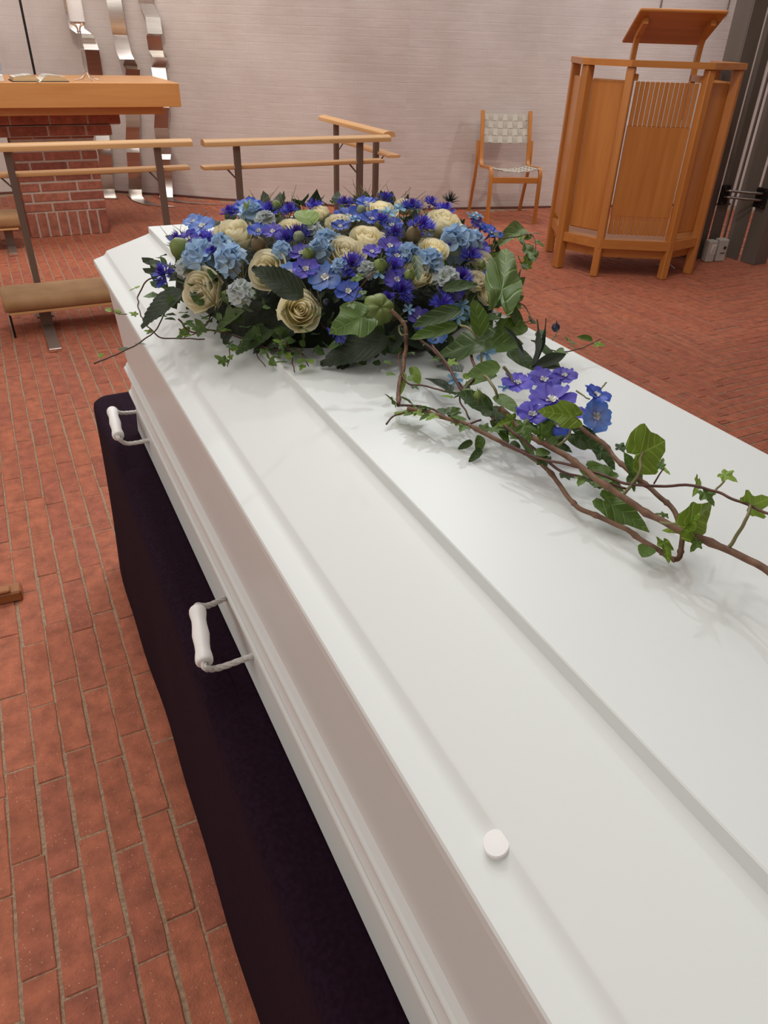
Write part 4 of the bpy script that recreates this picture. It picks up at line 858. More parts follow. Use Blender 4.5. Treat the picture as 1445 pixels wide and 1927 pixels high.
LEAVES=[('s',(0.218,1.086,1.100),(0.145,1.082,1.060),0.042,0),('s',(0.231,1.125,1.100),(0.259,1.361,1.080),0.032,0),('s',(0.311,0.832,1.150),(0.257,0.849,1.190),0.040,0),('s',(0.336,0.901,1.090),(0.271,0.957,1.050),0.053,0),('s',(0.421,0.810,1.090),(0.330,0.835,1.065),0.044,0),('s',(0.263,0.929,1.110),(0.225,0.985,1.070),0.028,1),('s',(0.420,0.880,1.080),(0.356,0.826,1.060),0.044,0),('s',(0.293,1.086,1.080),(0.250,1.005,1.050),0.041,0),('i',(0.370,0.792,1.130),(0.325,0.791,1.120),0.050,2),('i',(0.540,0.743,1.160),(0.636,0.867,1.190),0.049,2),('o',(0.472,0.680,1.130),(0.470,0.693,1.170),0.026,2),('o',(0.486,0.748,1.140),(0.421,0.750,1.130),0.022,1),('o',(0.484,0.748,1.120),(0.424,0.761,1.110),0.020,2),('i',(0.471,0.687,1.120),(0.438,0.741,1.090),0.041,1),('o',(0.456,0.613,1.120),(0.424,0.631,1.110),0.020,2),('o',(0.452,0.612,1.110),(0.431,0.652,1.090),0.018,2),('o',(0.437,0.592,1.080),(0.406,0.614,1.100),0.022,1),('o',(0.440,0.602,1.080),(0.439,0.557,1.070),0.020,1),('l',(0.551,0.677,1.080),(0.502,0.610,1.170),0.011,0),('l',(0.555,0.679,1.080),(0.528,0.628,1.160),0.009,0),('l',(0.550,0.689,1.080),(0.490,0.652,1.150),0.013,0),('l',(0.551,0.677,1.080),(0.608,0.680,1.090),0.016,0),('l',(0.553,0.680,1.080),(0.608,0.684,1.070),0.011,0),('o',(0.594,0.735,1.090),(0.608,0.684,1.070),0.017,1),('i',(0.449,0.482,1.120),(0.414,0.490,1.130),0.026,3),('i',(0.458,0.398,1.120),(0.495,0.400,1.125),0.043,3),('i',(0.478,0.413,1.080),(0.464,0.418,1.110),0.026,2),('i',(0.441,0.317,1.100),(0.485,0.328,1.100),0.028,3),('i',(0.441,0.317,1.100),(0.454,0.344,1.070),0.017,3),('i',(0.513,0.351,1.110),(0.516,0.338,1.110),0.016,3),('i',(0.477,0.296,1.120),(0.483,0.286,1.130),0.029,3),('i',(0.439,0.399,1.070),(0.456,0.361,1.060),0.029,2),('i',(0.467,0.438,1.070),(0.454,0.466,1.070),0.026,2),('i',(0.439,0.334,1.070),(0.432,0.317,1.065),0.018,3),('i',(0.501,0.408,1.090),(0.502,0.396,1.090),0.009,3),('i',(0.499,0.364,1.100),(0.479,0.347,1.100),0.011,3),('i',(0.498,0.483,1.070),(0.504,0.463,1.060),0.022,1),('i',(0.464,0.451,1.070),(0.482,0.423,1.060),0.024,2),('i',(0.486,0.505,1.080),(0.508,0.478,1.070),0.027,1),('r',(0.379,0.976,1.200),(0.378,1.006,1.220),0.032,3),('o',(0.481,1.111,1.190),(0.478,1.064,1.210),0.013,3),('o',(0.438,0.787,1.200),(0.418,0.736,1.190),0.013,1),('o',(0.457,0.849,1.100),(0.431,0.856,1.130),0.019,1),('o',(0.505,0.829,1.140),(0.552,0.813,1.150),0.018,1),('l',(0.324,1.088,1.200),(0.276,0.925,1.250),0.007,3),('o',(0.410,0.787,1.080),(0.460,0.848,1.100),0.019,0),('o',(0.556,0.737,1.080),(0.576,0.697,1.070),0.028,1),('o',(0.500,0.723,1.100),(0.547,0.695,1.110),0.029,2),('o',(0.477,0.719,1.070),(0.464,0.763,1.070),0.024,0),('o',(0.431,0.668,1.070),(0.434,0.737,1.070),0.019,0),('o',(0.585,0.752,1.100),(0.558,0.747,1.140),0.025,1),('o',(0.541,0.739,1.110),(0.592,0.741,1.110),0.027,2),('o',(0.950,1.258,1.100),(0.775,1.076,1.140),0.032,2),('i',(0.797,1.039,1.120),(0.864,1.142,1.120),0.027,2),('i',(0.836,1.073,1.100),(0.907,1.153,1.100),0.023,2),('o',(0.397,0.726,1.080),(0.381,0.705,1.060),0.010,3),('o',(0.426,0.759,1.070),(0.423,0.731,1.060),0.014,3),('i',(0.441,0.648,1.070),(0.443,0.655,1.090),0.017,2),('o',(0.443,0.639,1.060),(0.449,0.661,1.070),0.012,3),('o',(0.415,0.578,1.060),(0.398,0.556,1.055),0.012,2),('o',(0.399,0.552,1.060),(0.379,0.542,1.055),0.009,1),('o',(0.400,0.571,1.060),(0.382,0.570,1.055),0.008,1),('o',(0.435,0.590,1.070),(0.437,0.555,1.060),0.015,2),('i',(0.447,0.570,1.070),(0.443,0.514,1.060),0.017,2),('i',(0.434,0.519,1.090),(0.438,0.535,1.100),0.018,2),('i',(0.471,0.538,1.080),(0.451,0.528,1.070),0.020,2),('i',(0.421,0.516,1.100),(0.417,0.496,1.090),0.021,2),('i',(0.431,0.547,1.090),(0.409,0.543,1.090),0.017,3),('i',(0.427,0.495,1.100),(0.444,0.497,1.110),0.018,2),('o',(0.433,0.587,1.100),(0.438,0.549,1.100),0.017,2),('i',(0.467,0.522,1.070),(0.479,0.501,1.065),0.022,1),('o',(0.730,0.769,1.060),(0.703,0.769,1.070),0.011,2),('i',(0.658,0.739,1.080),(0.649,0.710,1.080),0.015,2),('s',(0.312,0.947,1.080),(0.249,0.948,1.050),0.033,1),('s',(0.493,0.842,1.060),(0.441,0.841,1.090),0.037,0),('s',(0.503,0.774,1.060),(0.475,0.813,1.080),0.038,0),('o',(0.320,0.881,1.100),(0.340,0.908,1.070),0.011,2)]
VINES=[([(0.222,1.143,1.120),(0.208,1.210,1.090),(0.187,1.217,1.080),(0.175,1.226,1.060),(0.166,1.196,1.050),(0.160,1.129,1.050),(0.166,1.101,1.040),(0.178,1.091,1.030),(0.200,1.080,1.030),(0.230,1.035,1.040)],0.0013,5,1),([(0.070,0.999,1.040),(0.092,1.026,1.035),(0.109,1.039,1.035),(0.133,1.047,1.040),(0.161,1.072,1.045),(0.179,1.076,1.060),(0.192,1.084,1.080)],0.0012,5,2),([(0.151,1.225,1.030),(0.139,1.224,1.030),(0.130,1.231,1.035)],0.0007,2,2),([(0.204,1.079,1.060),(0.213,1.044,1.050),(0.237,1.011,1.060),(0.271,0.996,1.050),(0.289,0.929,1.055),(0.308,0.896,1.060)],0.0014,14,3),([(0.243,1.024,1.080),(0.231,1.049,1.050),(0.200,1.040,1.045)],0.0010,8,3),([(0.254,0.991,1.050),(0.247,0.966,1.040),(0.234,0.932,1.035)],0.0008,4,2),([(0.289,0.977,1.050),(0.278,0.940,1.045),(0.278,0.900,1.040)],0.0008,4,3),([(0.304,0.882,1.080),(0.307,0.875,1.060),(0.296,0.834,1.055)],0.0010,7,3),([(0.316,0.875,1.070),(0.317,0.850,1.060),(0.315,0.832,1.060)],0.0008,3,2),([(0.353,0.891,1.100),(0.361,0.873,1.090),(0.381,0.847,1.110)],0.0012,2,2),([(0.368,0.743,1.200),(0.356,0.748,1.190),(0.356,0.779,1.160),(0.343,0.775,1.150)],0.0008,4,2),([(0.416,0.802,1.130),(0.424,0.787,1.120),(0.425,0.775,1.110),(0.424,0.773,1.090),(0.404,0.741,1.080),(0.381,0.706,1.070),(0.363,0.673,1.065)],0.0026,2,1),([(0.430,0.785,1.120),(0.426,0.796,1.110),(0.415,0.769,1.110),(0.424,0.769,1.110)],0.0013,0,1),([(0.424,0.777,1.085),(0.410,0.763,1.085),(0.394,0.727,1.080),(0.391,0.703,1.075),(0.404,0.691,1.075),(0.417,0.670,1.075),(0.424,0.644,1.080),(0.420,0.629,1.075),(0.414,0.599,1.070)],0.0013,10,2),([(0.338,0.652,1.056),(0.352,0.658,1.060),(0.367,0.648,1.065),(0.375,0.631,1.068)],0.0011,3,3),([(0.363,0.673,1.065),(0.379,0.651,1.070),(0.386,0.617,1.075),(0.393,0.583,1.075),(0.412,0.577,1.080)],0.0015,12,3),([(0.363,0.650,1.070),(0.380,0.617,1.075),(0.399,0.577,1.075),(0.407,0.543,1.075),(0.423,0.513,1.070)],0.0023,5,2),([(0.463,0.690,1.110),(0.450,0.651,1.100),(0.421,0.632,1.090),(0.425,0.662,1.100),(0.433,0.722,1.110)],0.0018,3,2),([(0.455,0.792,1.090),(0.450,0.742,1.090),(0.438,0.683,1.090),(0.436,0.642,1.080),(0.425,0.572,1.080)],0.0018,4,2),([(0.442,0.582,1.085),(0.431,0.538,1.088),(0.427,0.505,1.090),(0.433,0.465,1.090),(0.430,0.423,1.090),(0.434,0.385,1.088),(0.438,0.338,1.088),(0.453,0.288,1.090),(0.449,0.232,1.100)],0.0029,2,1),([(0.423,0.513,1.070),(0.430,0.481,1.065),(0.420,0.431,1.062),(0.419,0.410,1.062),(0.431,0.378,1.062),(0.437,0.344,1.062),(0.438,0.327,1.062)],0.0023,2,3),([(0.485,0.511,1.090),(0.489,0.469,1.085),(0.484,0.447,1.082),(0.481,0.414,1.080),(0.477,0.382,1.080),(0.474,0.360,1.078),(0.458,0.336,1.075),(0.441,0.317,1.068),(0.433,0.317,1.066)],0.0023,2,2),([(0.403,0.528,1.080),(0.414,0.490,1.080),(0.428,0.458,1.085),(0.437,0.425,1.090),(0.443,0.379,1.100),(0.472,0.349,1.110),(0.475,0.328,1.115),(0.474,0.303,1.120),(0.466,0.263,1.130)],0.0015,2,1),([(0.416,0.540,1.090),(0.425,0.495,1.080),(0.429,0.457,1.075),(0.439,0.432,1.080),(0.458,0.403,1.080)],0.0016,4,3),([(0.458,0.375,1.100),(0.459,0.373,1.110),(0.464,0.374,1.115)],0.0008,1,1),([(0.475,0.328,1.115),(0.486,0.333,1.115),(0.489,0.333,1.120)],0.0010,0,1),([(0.453,0.288,1.090),(0.457,0.285,1.100),(0.459,0.284,1.120),(0.469,0.291,1.125)],0.0016,0,1),([(0.434,0.385,1.088),(0.442,0.384,1.100),(0.446,0.384,1.115),(0.461,0.399,1.120)],0.0016,0,1),([(0.438,0.481,1.090),(0.448,0.480,1.100),(0.449,0.478,1.115)],0.0014,0,1),([(0.434,0.340,1.088),(0.434,0.328,1.095),(0.441,0.317,1.100)],0.0012,0,1),([(0.592,0.736,1.090),(0.630,0.735,1.070),(0.667,0.725,1.070),(0.713,0.736,1.075)],0.0009,4,3),([(0.717,1.009,1.150),(0.814,1.089,1.130),(0.874,1.129,1.120),(0.864,1.101,1.110),(0.841,1.074,1.090),(0.769,1.004,1.100),(0.762,1.014,1.120)],0.0010,16,3),([(0.605,0.823,1.120),(0.649,0.836,1.100),(0.644,0.807,1.090),(0.591,0.773,1.100)],0.0010,6,3),([(0.571,0.568,1.100),(0.521,0.530,1.110)],0.0010,0,1),([(0.525,0.563,1.100),(0.507,0.522,1.110)],0.0010,0,1),([(0.442,0.629,1.110),(0.431,0.586,1.110),(0.440,0.585,1.090)],0.0018,0,1),([(0.458,0.612,1.120),(0.464,0.603,1.110),(0.460,0.591,1.100)],0.0018,0,1),([(0.471,0.722,1.130),(0.471,0.696,1.130),(0.478,0.684,1.110),(0.456,0.649,1.100)],0.0016,0,1),([(0.637,0.747,1.080),(0.601,0.698,1.110),(0.592,0.692,1.120)],0.0008,0,1)]

# ================================================================== FLOWER ARRANGEMENT
BASE = Vector((.485, 1.16, 1.0505))
fa = thing('flower_arrangement', 'funeral spray of cream roses, blue flowers and trailing ivy lying on the white coffin lid', 'flowers', BASE)
def loc_m(p, n, s_, spin=None, up=(0, 0, 1)):
    m = frame(n, up, R.uniform(0, 6.28) if spin is None else spin)
    m = Matrix.Translation(Vector(p) - BASE) @ m @ Matrix.Scale(s_, 4); return m
def patch(fn, nu, nv, uvf=None):
    vs = []; uv = []
    for j in range(nv + 1):
        for i in range(nu + 1):
            u, v = -1 + 2 * i / nu, j / nv; vs.append(fn(u, v)); uv.append((u, v))
    fs = [(j * (nu + 1) + i, j * (nu + 1) + i + 1, (j + 1) * (nu + 1) + i + 1, (j + 1) * (nu + 1) + i) for j in range(nv) for i in range(nu)]
    return vs, fs, uv
# ---- rose: heart (spiral) as the part, outer petals as sub-parts; unit radius, opening along +z
def rose_petal_fn(rl, zt, hw, curl, a0, seed):
    r = random.Random(seed); k1, k2 = r.uniform(0, 6), r.uniform(0, 6)
    def fn(u, v):
        ang = a0 + u * hw * (0.35 + 0.65 * min(1, v * 1.6)) ; e = abs(u) ** 2.4
        rad = rl * (0.16 + 0.84 * math.sin(min(1, v * 1.15) * math.pi / 2) ** .8) + curl * max(0, v - .62) ** 1.5 * 3.2 * (1 + .3 * math.sin(k1 + u * 2))
        rad *= 1 + 0.03 * math.sin(u * 4 + k2) * v
        z = -0.95 + (zt + 0.95) * v - e * v * .30 * (zt + .95) - curl * max(0, v - .78) ** 1.3 * 3.0 + .03 * math.sin(u * 3 + k1) * v
        return (rad * math.cos(ang), rad * math.sin(ang), z)
    return fn
def rose_heart(seed):
    r = random.Random(seed); m = MB(False)
    for li, (rl, zt, hw, n, cu_) in enumerate([(.08, .26, 1.9, 2, 0), (.17, .30, 1.5, 3, .0), (.27, .32, 1.35, 3, .01), (.38, .32, 1.2, 3, .03), (.50, .30, 1.1, 4, .05)]):
        for k in range(n):
            vs, fs, uv = patch(rose_petal_fn(rl * r.uniform(.94, 1.06), zt + r.uniform(-.03, .03), hw, cu_, k * 2 * math.pi / n + li * .8 + r.uniform(-.15, .15), r.random()), 8, 6); m.add(vs, fs, uv)
    return m.mesh('rose_heart', MT['rosein'], True)
HEARTS = [rose_heart(s_) for s_ in (1, 2, 3)]
PET = []
for s_ in range(4):
    m = MB(False); vs, fs, uv = patch(rose_petal_fn(.66, .24, 1.0, .09, 0, 20 + s_), 10, 8); m.add(vs, fs, uv); PET.append(m.mesh('petal', MT['rose'], True))
PET2 = []
for s_ in range(4):
    m = MB(False); vs, fs, uv = patch(rose_petal_fn(.80, .12, .92, .19, 0, 40 + s_), 10, 8); m.add(vs, fs, uv); PET2.append(m.mesh('petal', MT['rose'], True))
for i, (p, n, r_, k) in enumerate(ROSES):
    o = link('rose', HEARTS[i % 3], fa, loc_m(p, n, r_ * 1.10)); o['label'] = 'cream rose'
    for j in range(5): link('petal', PET[R.randrange(4)], o, Matrix.Rotation(j * 2 * math.pi / 5 + R.uniform(-.12, .12), 4, 'Z') @ Matrix.Rotation(R.uniform(-.05, .05), 4, 'X'))
    for j in range(5): link('petal', PET2[R.randrange(4)], o, Matrix.Rotation(j * 2 * math.pi / 5 + .6 + R.uniform(-.15, .15), 4, 'Z') @ Matrix.Rotation(R.uniform(-.08, .08), 4, 'X'))
# ---- cornflower
def corn(seed):
    r = random.Random(seed); m = MB(False)
    for k in range(46):
        el = math.radians(r.choice((8, 18, 30, 45, 60, 72)) + r.uniform(-8, 8)); az = r.uniform(0, 6.283); L = r.uniform(.85, 1.1) * (1 if el < 1 else .8)
        d = Vector((math.cos(az) * math.cos(el), math.sin(az) * math.cos(el), math.sin(el) * .8)); sd = Vector((-math.sin(az), math.cos(az), 0)); sd = (sd * math.cos(r.uniform(-1, 1)) + d.cross(sd) * r.uniform(-.6, .6)).normalized()
        nm = d.cross(sd); w_ = .13
        P_ = lambda t, a, h=0: tuple(d * (L * t) + sd * a + nm * h)
        vs = [P_(.05, 0), P_(.5, -w_ * .45, .03), P_(.5, w_ * .45, .03), P_(.78, -w_ * 1.1, .05), P_(.72, -w_ * .2, .0), P_(.72, w_ * .2, .0), P_(.78, w_ * 1.1, .05), P_(1.0, -w_ * 1.3, .1), P_(1.05, 0, .02), P_(1.0, w_ * 1.3, .1)]
        fs = [(0, 1, 2), (1, 4, 5, 2), (1, 3, 4), (2, 5, 6), (3, 7, 4), (4, 8, 5), (5, 9, 6)]
        m.add(vs, fs, [(0, min(1, (Vector(v).length))) for v in vs])
    return m
CORN = [corn(s_).mesh('cornflower', MT['corn'], False) for s_ in range(4)]
def corn_heart(seed):
    r = random.Random(seed); m = MB(False)
    for k in range(16):
        a = r.uniform(0, 6.28); t = r.uniform(.05, .35); b = Vector((math.cos(a) * t * .4, math.sin(a) * t * .4, .1)); e = Vector((math.cos(a) * t, math.sin(a) * t, .75)); sd = Vector((-math.sin(a), math.cos(a), 0)) * .022
        m.add([b - sd, b + sd, e + sd, e - sd], [(0, 1, 2, 3)], [(0, 0), (0, 0), (0, 1), (0, 1)])
    return m.mesh('flower_heart', MT['cornin'])
CH = [corn_heart(1), corn_heart(2)]
for i, (p, n, r_, k) in enumerate(CORN_):
    o = link('cornflower', CORN[i % 4], fa, loc_m(p, n, r_ * 1.22)); link('flower_heart', CH[i % 2], o)
# ---- broad petalled flowers
def flower(npet, L, W_, cup, ruff, seed, tipr=.35, mat='delph0', name='flower'):
    r = random.Random(seed); m = MB(False)
    for k in range(npet):
        a0 = k * 2 * math.pi / npet + r.uniform(-.12, .12); tw = r.uniform(-.25, .25); cp = cup * r.uniform(.7, 1.3); ph = r.uniform(0, 6)
        T = Matrix.Rotation(a0, 4, 'Z') @ Matrix.Rotation(tw, 4, 'X')
        def fn(u, v):
            wd = W_ * (math.sin(min(1, .12 + v * .95) * math.pi * .62) ** .8) * (1 - max(0, v - .72) ** 1.6 * tipr * 8)
            x = L * (.06 + .94 * v) * (1 - .12 * cp * v); y = u * wd * .5 * L
            z = cp * L * v ** 1.3 * .55 - .16 * L * cp * v * v * v * 2 + .13 * u * u * L * (1 if cup > 0 else .3) + ruff * L * .05 * math.sin(u * 5 + ph) * v
            return T @ Vector((x, y, z))
        vs, fs, uv = patch(fn, 6, 6); m.add(vs, fs, uv)
    return m.mesh(name, MT[mat], True)
DEL = {t: [flower(5, 1.05, 1.0, c_, 1.2, 60 + t * 7 + i, .3, 'delph%d' % t, 'delphinium_floret') for i, c_ in enumerate((.35, .8, .55))] for t in (0, 1, 2)}
EYE = flower(5, .30, .7, 1.4, 0, 5, .3, 'eye', 'flower_eye')
SP = MB().tube([(0, 0, 0), (0.03, 0.0, -.3), (.16, 0, -.62), (.3, 0, -.8)], .08, 6, rr=[.12, .09, .05, .02]).mesh('spur', MT['delph2'], True)
for i, (p, n, r_, k) in enumerate(DELPH):
    o = link('delphinium_floret', DEL[k][R.randrange(3)], fa, loc_m(p, n, r_ * 1.02)); link('flower_eye', EYE, o, Matrix.Translation((0, 0, .04))); link('spur', SP, o)
HYD = {t: [flower(4, 1.0, 1.15, c_, .8, 90 + t * 5 + i, .12, 'hyd%d' % t, 'hydrangea_floret') for i, c_ in enumerate((.25, .5))] for t in (0, 1)}
dome_hyd = MB().lathe([(0, -.5), (.5, -.45), (.75, -.1), (.6, .25), (.3, .42), (0, .48)], 10).mesh('hydrangea', MT['hyd1'], True)
for i, (p, n, r_, k) in enumerate(HYDR):
    o = link('hydrangea', dome_hyd, fa, loc_m(p, n, r_ * .95)); o['label'] = 'pale hydrangea head'
    for j in range(7):
        if j == 0: d = Vector((0, 0, 1))
        else: a = j * .9 + R.uniform(-.2, .2); el = .95 if j < 4 else .35; a = j * 2.2; d = Vector((math.cos(a) * math.cos(el), math.sin(a) * math.cos(el), math.sin(el)))
        d = (d + Vector((R.uniform(-.2, .2), R.uniform(-.2, .2), 0))).normalized()
        link('floret', HYD[k][R.randrange(2)], o, Matrix.Translation(d * .52) @ frame(d, (0, 1, 0.2), R.uniform(0, 6)) @ Matrix.Scale(.74, 4))
STARM = [flower(5, 1.0, .52, c_, .3, 120 + i, .10, 'star', 'star_flower') for i, c_ in enumerate((.12, .35))]
SEYE = MB().lathe([(0, .0), (.10, .02), (.12, .10), (.05, .2), (0, .22)], 8).mesh('flower_eye', MT['hyd0'], True)
for i, (p, n, r_, k) in enumerate(STAR):
    o = link('star_flower', STARM[R.randrange(2)], fa, loc_m(p, n, r_ * 1.05)); link('flower_eye', SEYE, o)
# ---- pods, buds and berries
def pod(kind):
    m = MB(kind not in (0, 6))
    if kind in (0, 1, 2):
        n = 15; pr = [(0, -.9), (.35, -.85), (.75, -.5), (.9, 0), (.75, .45), (.4, .8), (.12, .95), (0, .98)]
        vs = []
        for r_, z in pr:
            for q in range(n): a = 2 * math.pi * q / n; rr_ = r_ * (1 + (.10 if q % 3 == 0 else -.03)); vs.append((rr_ * math.cos(a), rr_ * math.sin(a), z))
        m.add(vs, [(i * n + q, i * n + (q + 1) % n, (i + 1) * n + (q + 1) % n, (i + 1) * n + q) for i in range(len(pr) - 1) for q in range(n)])
        if kind != 2:
            for q in range(5):
                a = 2 * math.pi * q / 5; m.tube([(.12 * math.cos(a), .12 * math.sin(a), .9), (.35 * math.cos(a), .35 * math.sin(a), 1.35), (.7 * math.cos(a), .7 * math.sin(a), 1.5)], .045, 4, rr=[.06, .05, .02])
            for q in range(16):
                a = 2 * math.pi * q / 16 + .1; m.tube([(.3 * math.cos(a), .3 * math.sin(a), -.9), (1.15 * math.cos(a), 1.15 * math.sin(a), -.3), (1.55 * math.cos(a + .15), 1.55 * math.sin(a + .15), .55)], .03, 3, rr=[.035, .03, .012])
    elif kind == 3: m.lathe([(0, -.9), (.5, -.75), (.85, -.3), (.9, .2), (.65, .7), (.3, .9), (.1, .85), (0, .8)], 14)
    elif kind == 4:
        n = 36; pr = [(0, -.75), (.5, -.72), (.85, -.45), (1.0, 0), (.88, .35), (.6, .55), (.3, .58), (.08, .48), (0, .45)]; vs = []
        for r_, z in pr:
            for q in range(n): a = 2 * math.pi * q / n; rr_ = r_ * (.90 + .13 * abs(math.sin(3 * a))); vs.append((rr_ * math.cos(a), rr_ * math.sin(a), z * (.9 + .15 * abs(math.sin(3 * a)))))
        m.add(vs, [(i * n + q, i * n + (q + 1) % n, (i + 1) * n + (q + 1) % n, (i + 1) * n + q) for i in range(len(pr) - 1) for q in range(n)])
    elif kind == 5: m.lathe([(0, -1), (.5, -.8), (.85, -.2), (.8, .4), (.4, .85), (.15, 1.0), (.08, 1.5), (0, 1.6)], 12)
    else:
        for q in range(60):
            el = R.uniform(.05, 1.5); az = R.uniform(0, 6.28); d = Vector((math.cos(az) * math.cos(el), math.sin(az) * math.cos(el), math.sin(el))); m.tube([d * .15, d * R.uniform(.9, 1.2)], .03, 3, rr=[.045, .01])
    return m
pm = {0: 'podg', 1: 'podb', 2: 'podg', 3: 'podgrey', 4: 'podg', 5: 'berry', 6: 'needle'}
PN = {0: 'seed_pod', 1: 'seed_pod', 2: 'flower_bud', 3: 'flower_bud', 4: 'lantern_pod', 5: 'berry', 6: 'thistle_head'}
PODM = {k: pod(k).mesh(PN[k], MT[pm[k]], k != 6) for k in range(7)}
for p, n, r_, k in PODS:
    o = link(PN[k], PODM[k], fa, loc_m(Vector(p) + Vector(n) * r_ * .2, n, r_ * (.8 if k in (0, 1) else 1)))
    if k in (0, 1, 6, 3): link('stalk', MB().tube([(0, 0, -.6), (.1, .1, -2.5)], .12, 5).mesh('stalk', MT['stemg']), o)
# ---- leaves (unit length along +y, unit width)
def leaf_mesh(kind, tone, seed=0):
    r = random.Random(seed); m = MB(False)
    if kind in ('s', 'o', 'l', 'r'):
        n = {'s': 22, 'o': 12, 'l': 10, 'r': 12}[kind]; vs = []; uv = []
        for i in range(n + 1):
            t = i / n
            if kind == 's': wd = .5 * math.sin(math.pi * t ** .8) ** .75 * (1 - .25 * t) + (0.028 if i % 2 else 0) * (t < .97)
            elif kind == 'r': wd = .55 * math.sin(math.pi * t) ** .5
            elif kind == 'l': wd = .5 * math.sin(math.pi * t) ** .9
            else: wd = .5 * math.sin(math.pi * t ** .75) ** .62
            wd = max(wd, .004)
            yy = t; dr = -.20 * t * t if kind != 'l' else -.1 * t * t
            for u in (-1, -.5, 0, .5, 1):
                x = u * wd; z = dr + .16 * abs(x) + .012 * math.sin(t * 14 + u * 3 + seed) + (0.02 * (math.sin((t - abs(x) * .7) * 8 * math.pi * 2)) * abs(u) * .5 if kind == 's' else 0)
                vs.append((x, yy + (0.03 * abs(u) if kind == 's' and i % 2 else 0), z)); uv.append((x, yy))
        fs = [(i * 5 + k, i * 5 + k + 1, (i + 1) * 5 + k + 1, (i + 1) * 5 + k) for i in range(n) for k in range(4)]
        m.add(vs, fs, uv)
    else:
        # five-lobed ivy leaf around the petiole attachment
        if kind == 'b': key = [(-90, .14), (-72, .34), (-52, .46), (-30, .50), (-10, .50), (8, .53), (22, .60), (32, .63), (44, .57), (58, .60), (75, .80), (90, 1.0), (105, .80), (122, .60), (136, .57), (148, .63), (158, .60), (172, .53), (190, .50), (210, .50), (232, .46), (252, .34)]
        else: key = [(-90, .10), (-70, .30), (-48, .42), (-30, .44), (-12, .36), (5, .38), (22, .56), (35, .60), (50, .46), (62, .48), (75, .75), (90, 1.0), (105, .75), (118, .48), (130, .46), (145, .60), (158, .56), (175, .38), (192, .36), (210, .44), (228, .42), (250, .30)]
        vs = [(0, 0, 0)]; uv = [(0, 0)]
        for ring, s_ in ((.4, .02), (.72, .045), (1.0, .03)):
            for a, q in key:
                a = math.radians(a); q2 = q * ring * (1 + .04 * math.sin(a * 3 + seed)); x, y = q2 * math.cos(a), q2 * math.sin(a)
                z = s_ * math.cos(a * 5 + seed) * 1.3 - .16 * q2 * q2 + .14 * abs(x); vs.append((x * .95, y, z)); uv.append((x * .95, y))
        k = len(key); fs = [(0, 1 + i, 1 + (i + 1) % k) for i in range(k)]
        for ring in (0, 1): fs += [(1 + ring * k + i, 1 + (ring + 1) * k + i, 1 + (ring + 1) * k + (i + 1) % k, 1 + ring * k + (i + 1) % k) for i in range(k)]
        m.add(vs, fs, uv)
    return m.mesh('leaf', LEAFM[tone], True)
_lc = {}
def leafm(kind, tone):
    key = (kind, tone, R.randrange(2))
    if key not in _lc: _lc[key] = leaf_mesh(kind, tone, key[2] * 2.7)
    return _lc[key]
def leaf(parent, kind, B, T_, w_, tone, name='leaf', hint=(0, 0, 1), local=True):
    B, T_ = Vector(B), Vector(T_); y = T_ - B; L = max(y.length, .004); y.normalize()
    z = Vector(hint); z = (z - y * z.dot(y)); z = z.normalized() if z.length > 1e-3 else y.orthogonal(); x = y.cross(z)
    m = Matrix((x * w_, y * L, z * (w_ + L) / 2)).transposed().to_4x4(); m.translation = B - BASE
    return link(name, leafm(kind, tone), parent, m)
for k, B, T_, w_, tone in LEAVES:
    c = (Vector(B) + Vector(T_)) / 2; out = Vector((c.x - .485, c.y - 1.16, 0)); hint = Vector((0, 0, 1)) + out * 1.6 + Vector((0, -.25, .1)) + Vector((R.uniform(-.2, .2), R.uniform(-.2, .2), 0))
    Lw = (Vector(T_) - Vector(B)).length
    if k == 'i' and (Lw > .034 or w_ > .036): k = 'b'
    leaf(fa, k, B, T_, w_, tone, {'s': 'serrated_leaf', 'o': 'oval_leaf', 'l': 'lance_leaf', 'r': 'round_leaf', 'i': 'ivy_leaf', 'b': 'ivy_leaf'}[k], hint)
# ---- vines, each with its own ivy leaves
for pts, r_, nl, sz in VINES:
    sp = spline(pts, 8); sp = [p + Vector((noise.noise(p * 60), noise.noise(p * 60 + Vector((7, 0, 0))), noise.noise(p * 60 + Vector((0, 9, 0))) * .6)) * .0022 for p in sp]
    thick = r_ > .0020
    m = MB().tube([p - BASE for p in sp], r_, 7, rr=[r_ * (1.0 + (.35 if (i % 9 == 0 and thick) else 0)) * (1 - .25 * i / len(sp) if not thick else 1) for i in range(len(sp))])
    v_ = m.build('ivy_vine', MT['stem'] if r_ > .0021 else MT['stemg'] if nl == 0 else MT['stemr'], fa, smooth=True)
    big = .017 if sz == 3 else .013
    for q in range(nl):
        i = int((q + .5 + R.uniform(-.3, .3)) / nl * (len(sp) - 1)); p = sp[min(max(i, 0), len(sp) - 2)]; d = (sp[min(i + 1, len(sp) - 1)] - p).normalized()
        a = R.uniform(0, 6.28); side = Vector((math.cos(a), math.sin(a), R.uniform(-.1, .55))).normalized()
        st = p + side * R.uniform(.004, .012); L = big * R.uniform(.7, 1.25)
        if st.z < (1.058 if st.x > .30 else 1.03): st.z += .006
        tip = st + (side + d * R.uniform(-.4, .8) + Vector((0, 0, R.uniform(-.3, .2)))).normalized() * L
        leaf(v_, 'i' if R.random() < .75 else 'o', st, tip, L * R.uniform(.8, 1.1), R.choice((1, 2, 2, 3) if sz > 1 else (2, 3)), 'ivy_leaf', (R.uniform(-.6, .6), R.uniform(-.6, .3), 1))
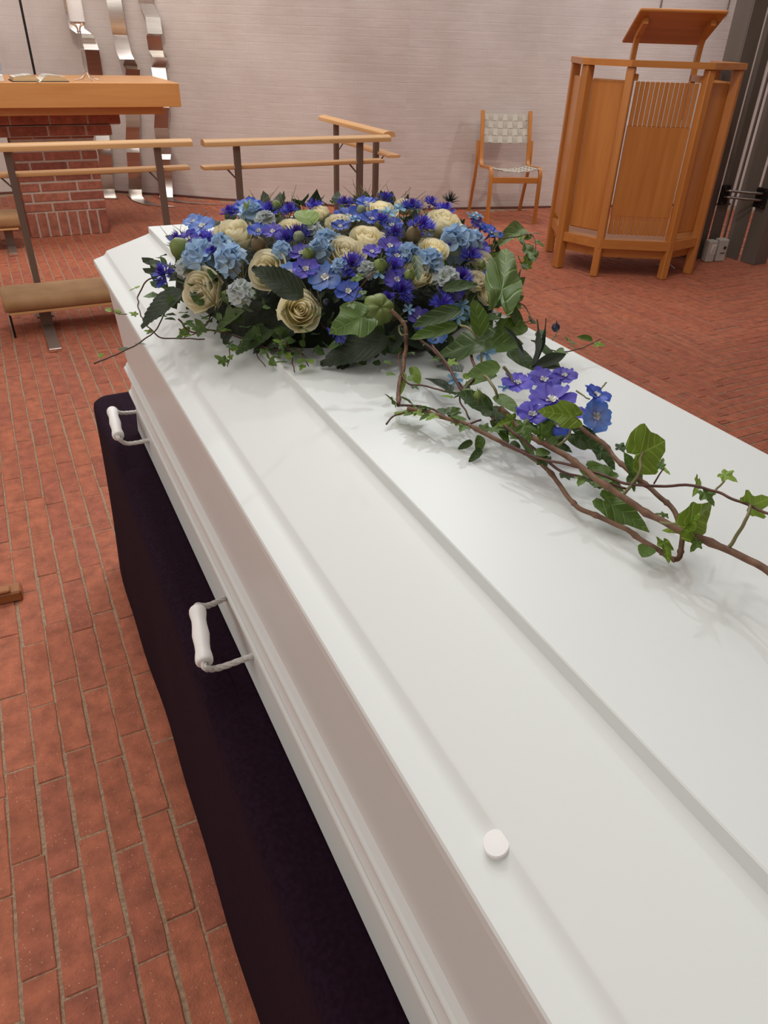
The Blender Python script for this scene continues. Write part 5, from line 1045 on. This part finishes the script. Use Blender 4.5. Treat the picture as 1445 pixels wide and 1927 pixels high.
# ---- dark foliage bed and fine filler
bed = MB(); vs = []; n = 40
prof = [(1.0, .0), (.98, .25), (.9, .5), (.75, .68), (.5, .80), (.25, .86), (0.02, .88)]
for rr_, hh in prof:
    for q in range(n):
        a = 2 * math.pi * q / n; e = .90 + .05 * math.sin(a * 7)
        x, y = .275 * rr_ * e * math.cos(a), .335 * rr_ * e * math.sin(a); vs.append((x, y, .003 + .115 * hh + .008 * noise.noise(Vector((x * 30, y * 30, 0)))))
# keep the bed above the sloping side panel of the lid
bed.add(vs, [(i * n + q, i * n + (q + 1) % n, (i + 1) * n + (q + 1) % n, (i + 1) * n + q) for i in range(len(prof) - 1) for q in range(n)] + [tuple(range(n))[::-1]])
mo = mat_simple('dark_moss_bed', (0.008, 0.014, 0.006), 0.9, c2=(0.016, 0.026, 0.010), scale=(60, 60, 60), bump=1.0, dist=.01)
bed.build('moss_bed', mo, fa, smooth=True)
def fill(name, mat, count, size, lo, hi, jit, rim=False):
    m = MB(False)
    for q in range(count):
        a = R.uniform(0, 6.28); rr_ = R.uniform(lo, hi)
        x, y = .295 * rr_ * math.cos(a), .36 * rr_ * math.sin(a); h = .118 * max(0, 1 - rr_ ** 2.6) ** .45
        if rim: h *= R.uniform(0, 1.0); h = max(h, .004)
        c = Vector((x, y, h + .004))
        if y > .10 and not rim: continue
        if y > .10 and rim: continue
        out = Vector((x / .3, y / .36, .5 + h * 6)).normalized()
        d = (out + Vector((R.uniform(-1, 1), R.uniform(-1, 1), R.uniform(-.6, .6))) * jit).normalized(); L = size * R.uniform(.6, 1.3); wv_ = L * .3
        sd = d.cross(out + Vector((R.uniform(-.5, .5), R.uniform(-.5, .5), .3))).normalized(); up_ = sd.cross(d)
        vs = [c, c + d * L * .35 - sd * wv_ + up_ * .1 * L, c + d * L * .7 - sd * wv_ * .8, c + d * L, c + d * L * .7 + sd * wv_ * .8, c + d * L * .35 + sd * wv_ + up_ * .1 * L, c + d * L * .5]
        for v in vs: v.z = max(v.z, .002)
        m.add(vs, [(0, 1, 6), (1, 2, 6), (2, 3, 6), (3, 4, 6), (4, 5, 6), (5, 0, 6)], [(v[0] * 0, .5) for v in vs])
    tag(m.build(name, mat, fa), kind='stuff')
fill('dark_filler_leaves', LEAFM[0], 420, .026, .2, .97, 1.3)
fill('skirt_leaves', LEAFM[1], 380, .022, .84, 1.0, .9, True)
fill('green_filler_leaves', LEAFM[2], 120, .018, .3, .98, 1.2)
m = MB(False)
for q in range(70):
    a = R.uniform(2.6, 6.8); rr_ = R.uniform(.2, .98); x, y = .29 * rr_ * math.cos(a), .355 * rr_ * math.sin(a); h = .125 * max(0, 1 - rr_ ** 2.6) ** .45
    for j in range(5):
        d = Vector((R.uniform(-.8, .8), R.uniform(-.8, .8), 1)).normalized(); c = Vector((x, y, h)); L = R.uniform(.025, .05)
        m.tube([c, c + d * L * .6, c + d * L + Vector((R.uniform(-.01, .01), R.uniform(-.01, .01), 0))], .0006, 3, rr=[.0008, .0006, .0003])
tag(m.build('fine_stems', MT['stemg'], fa), kind='stuff')
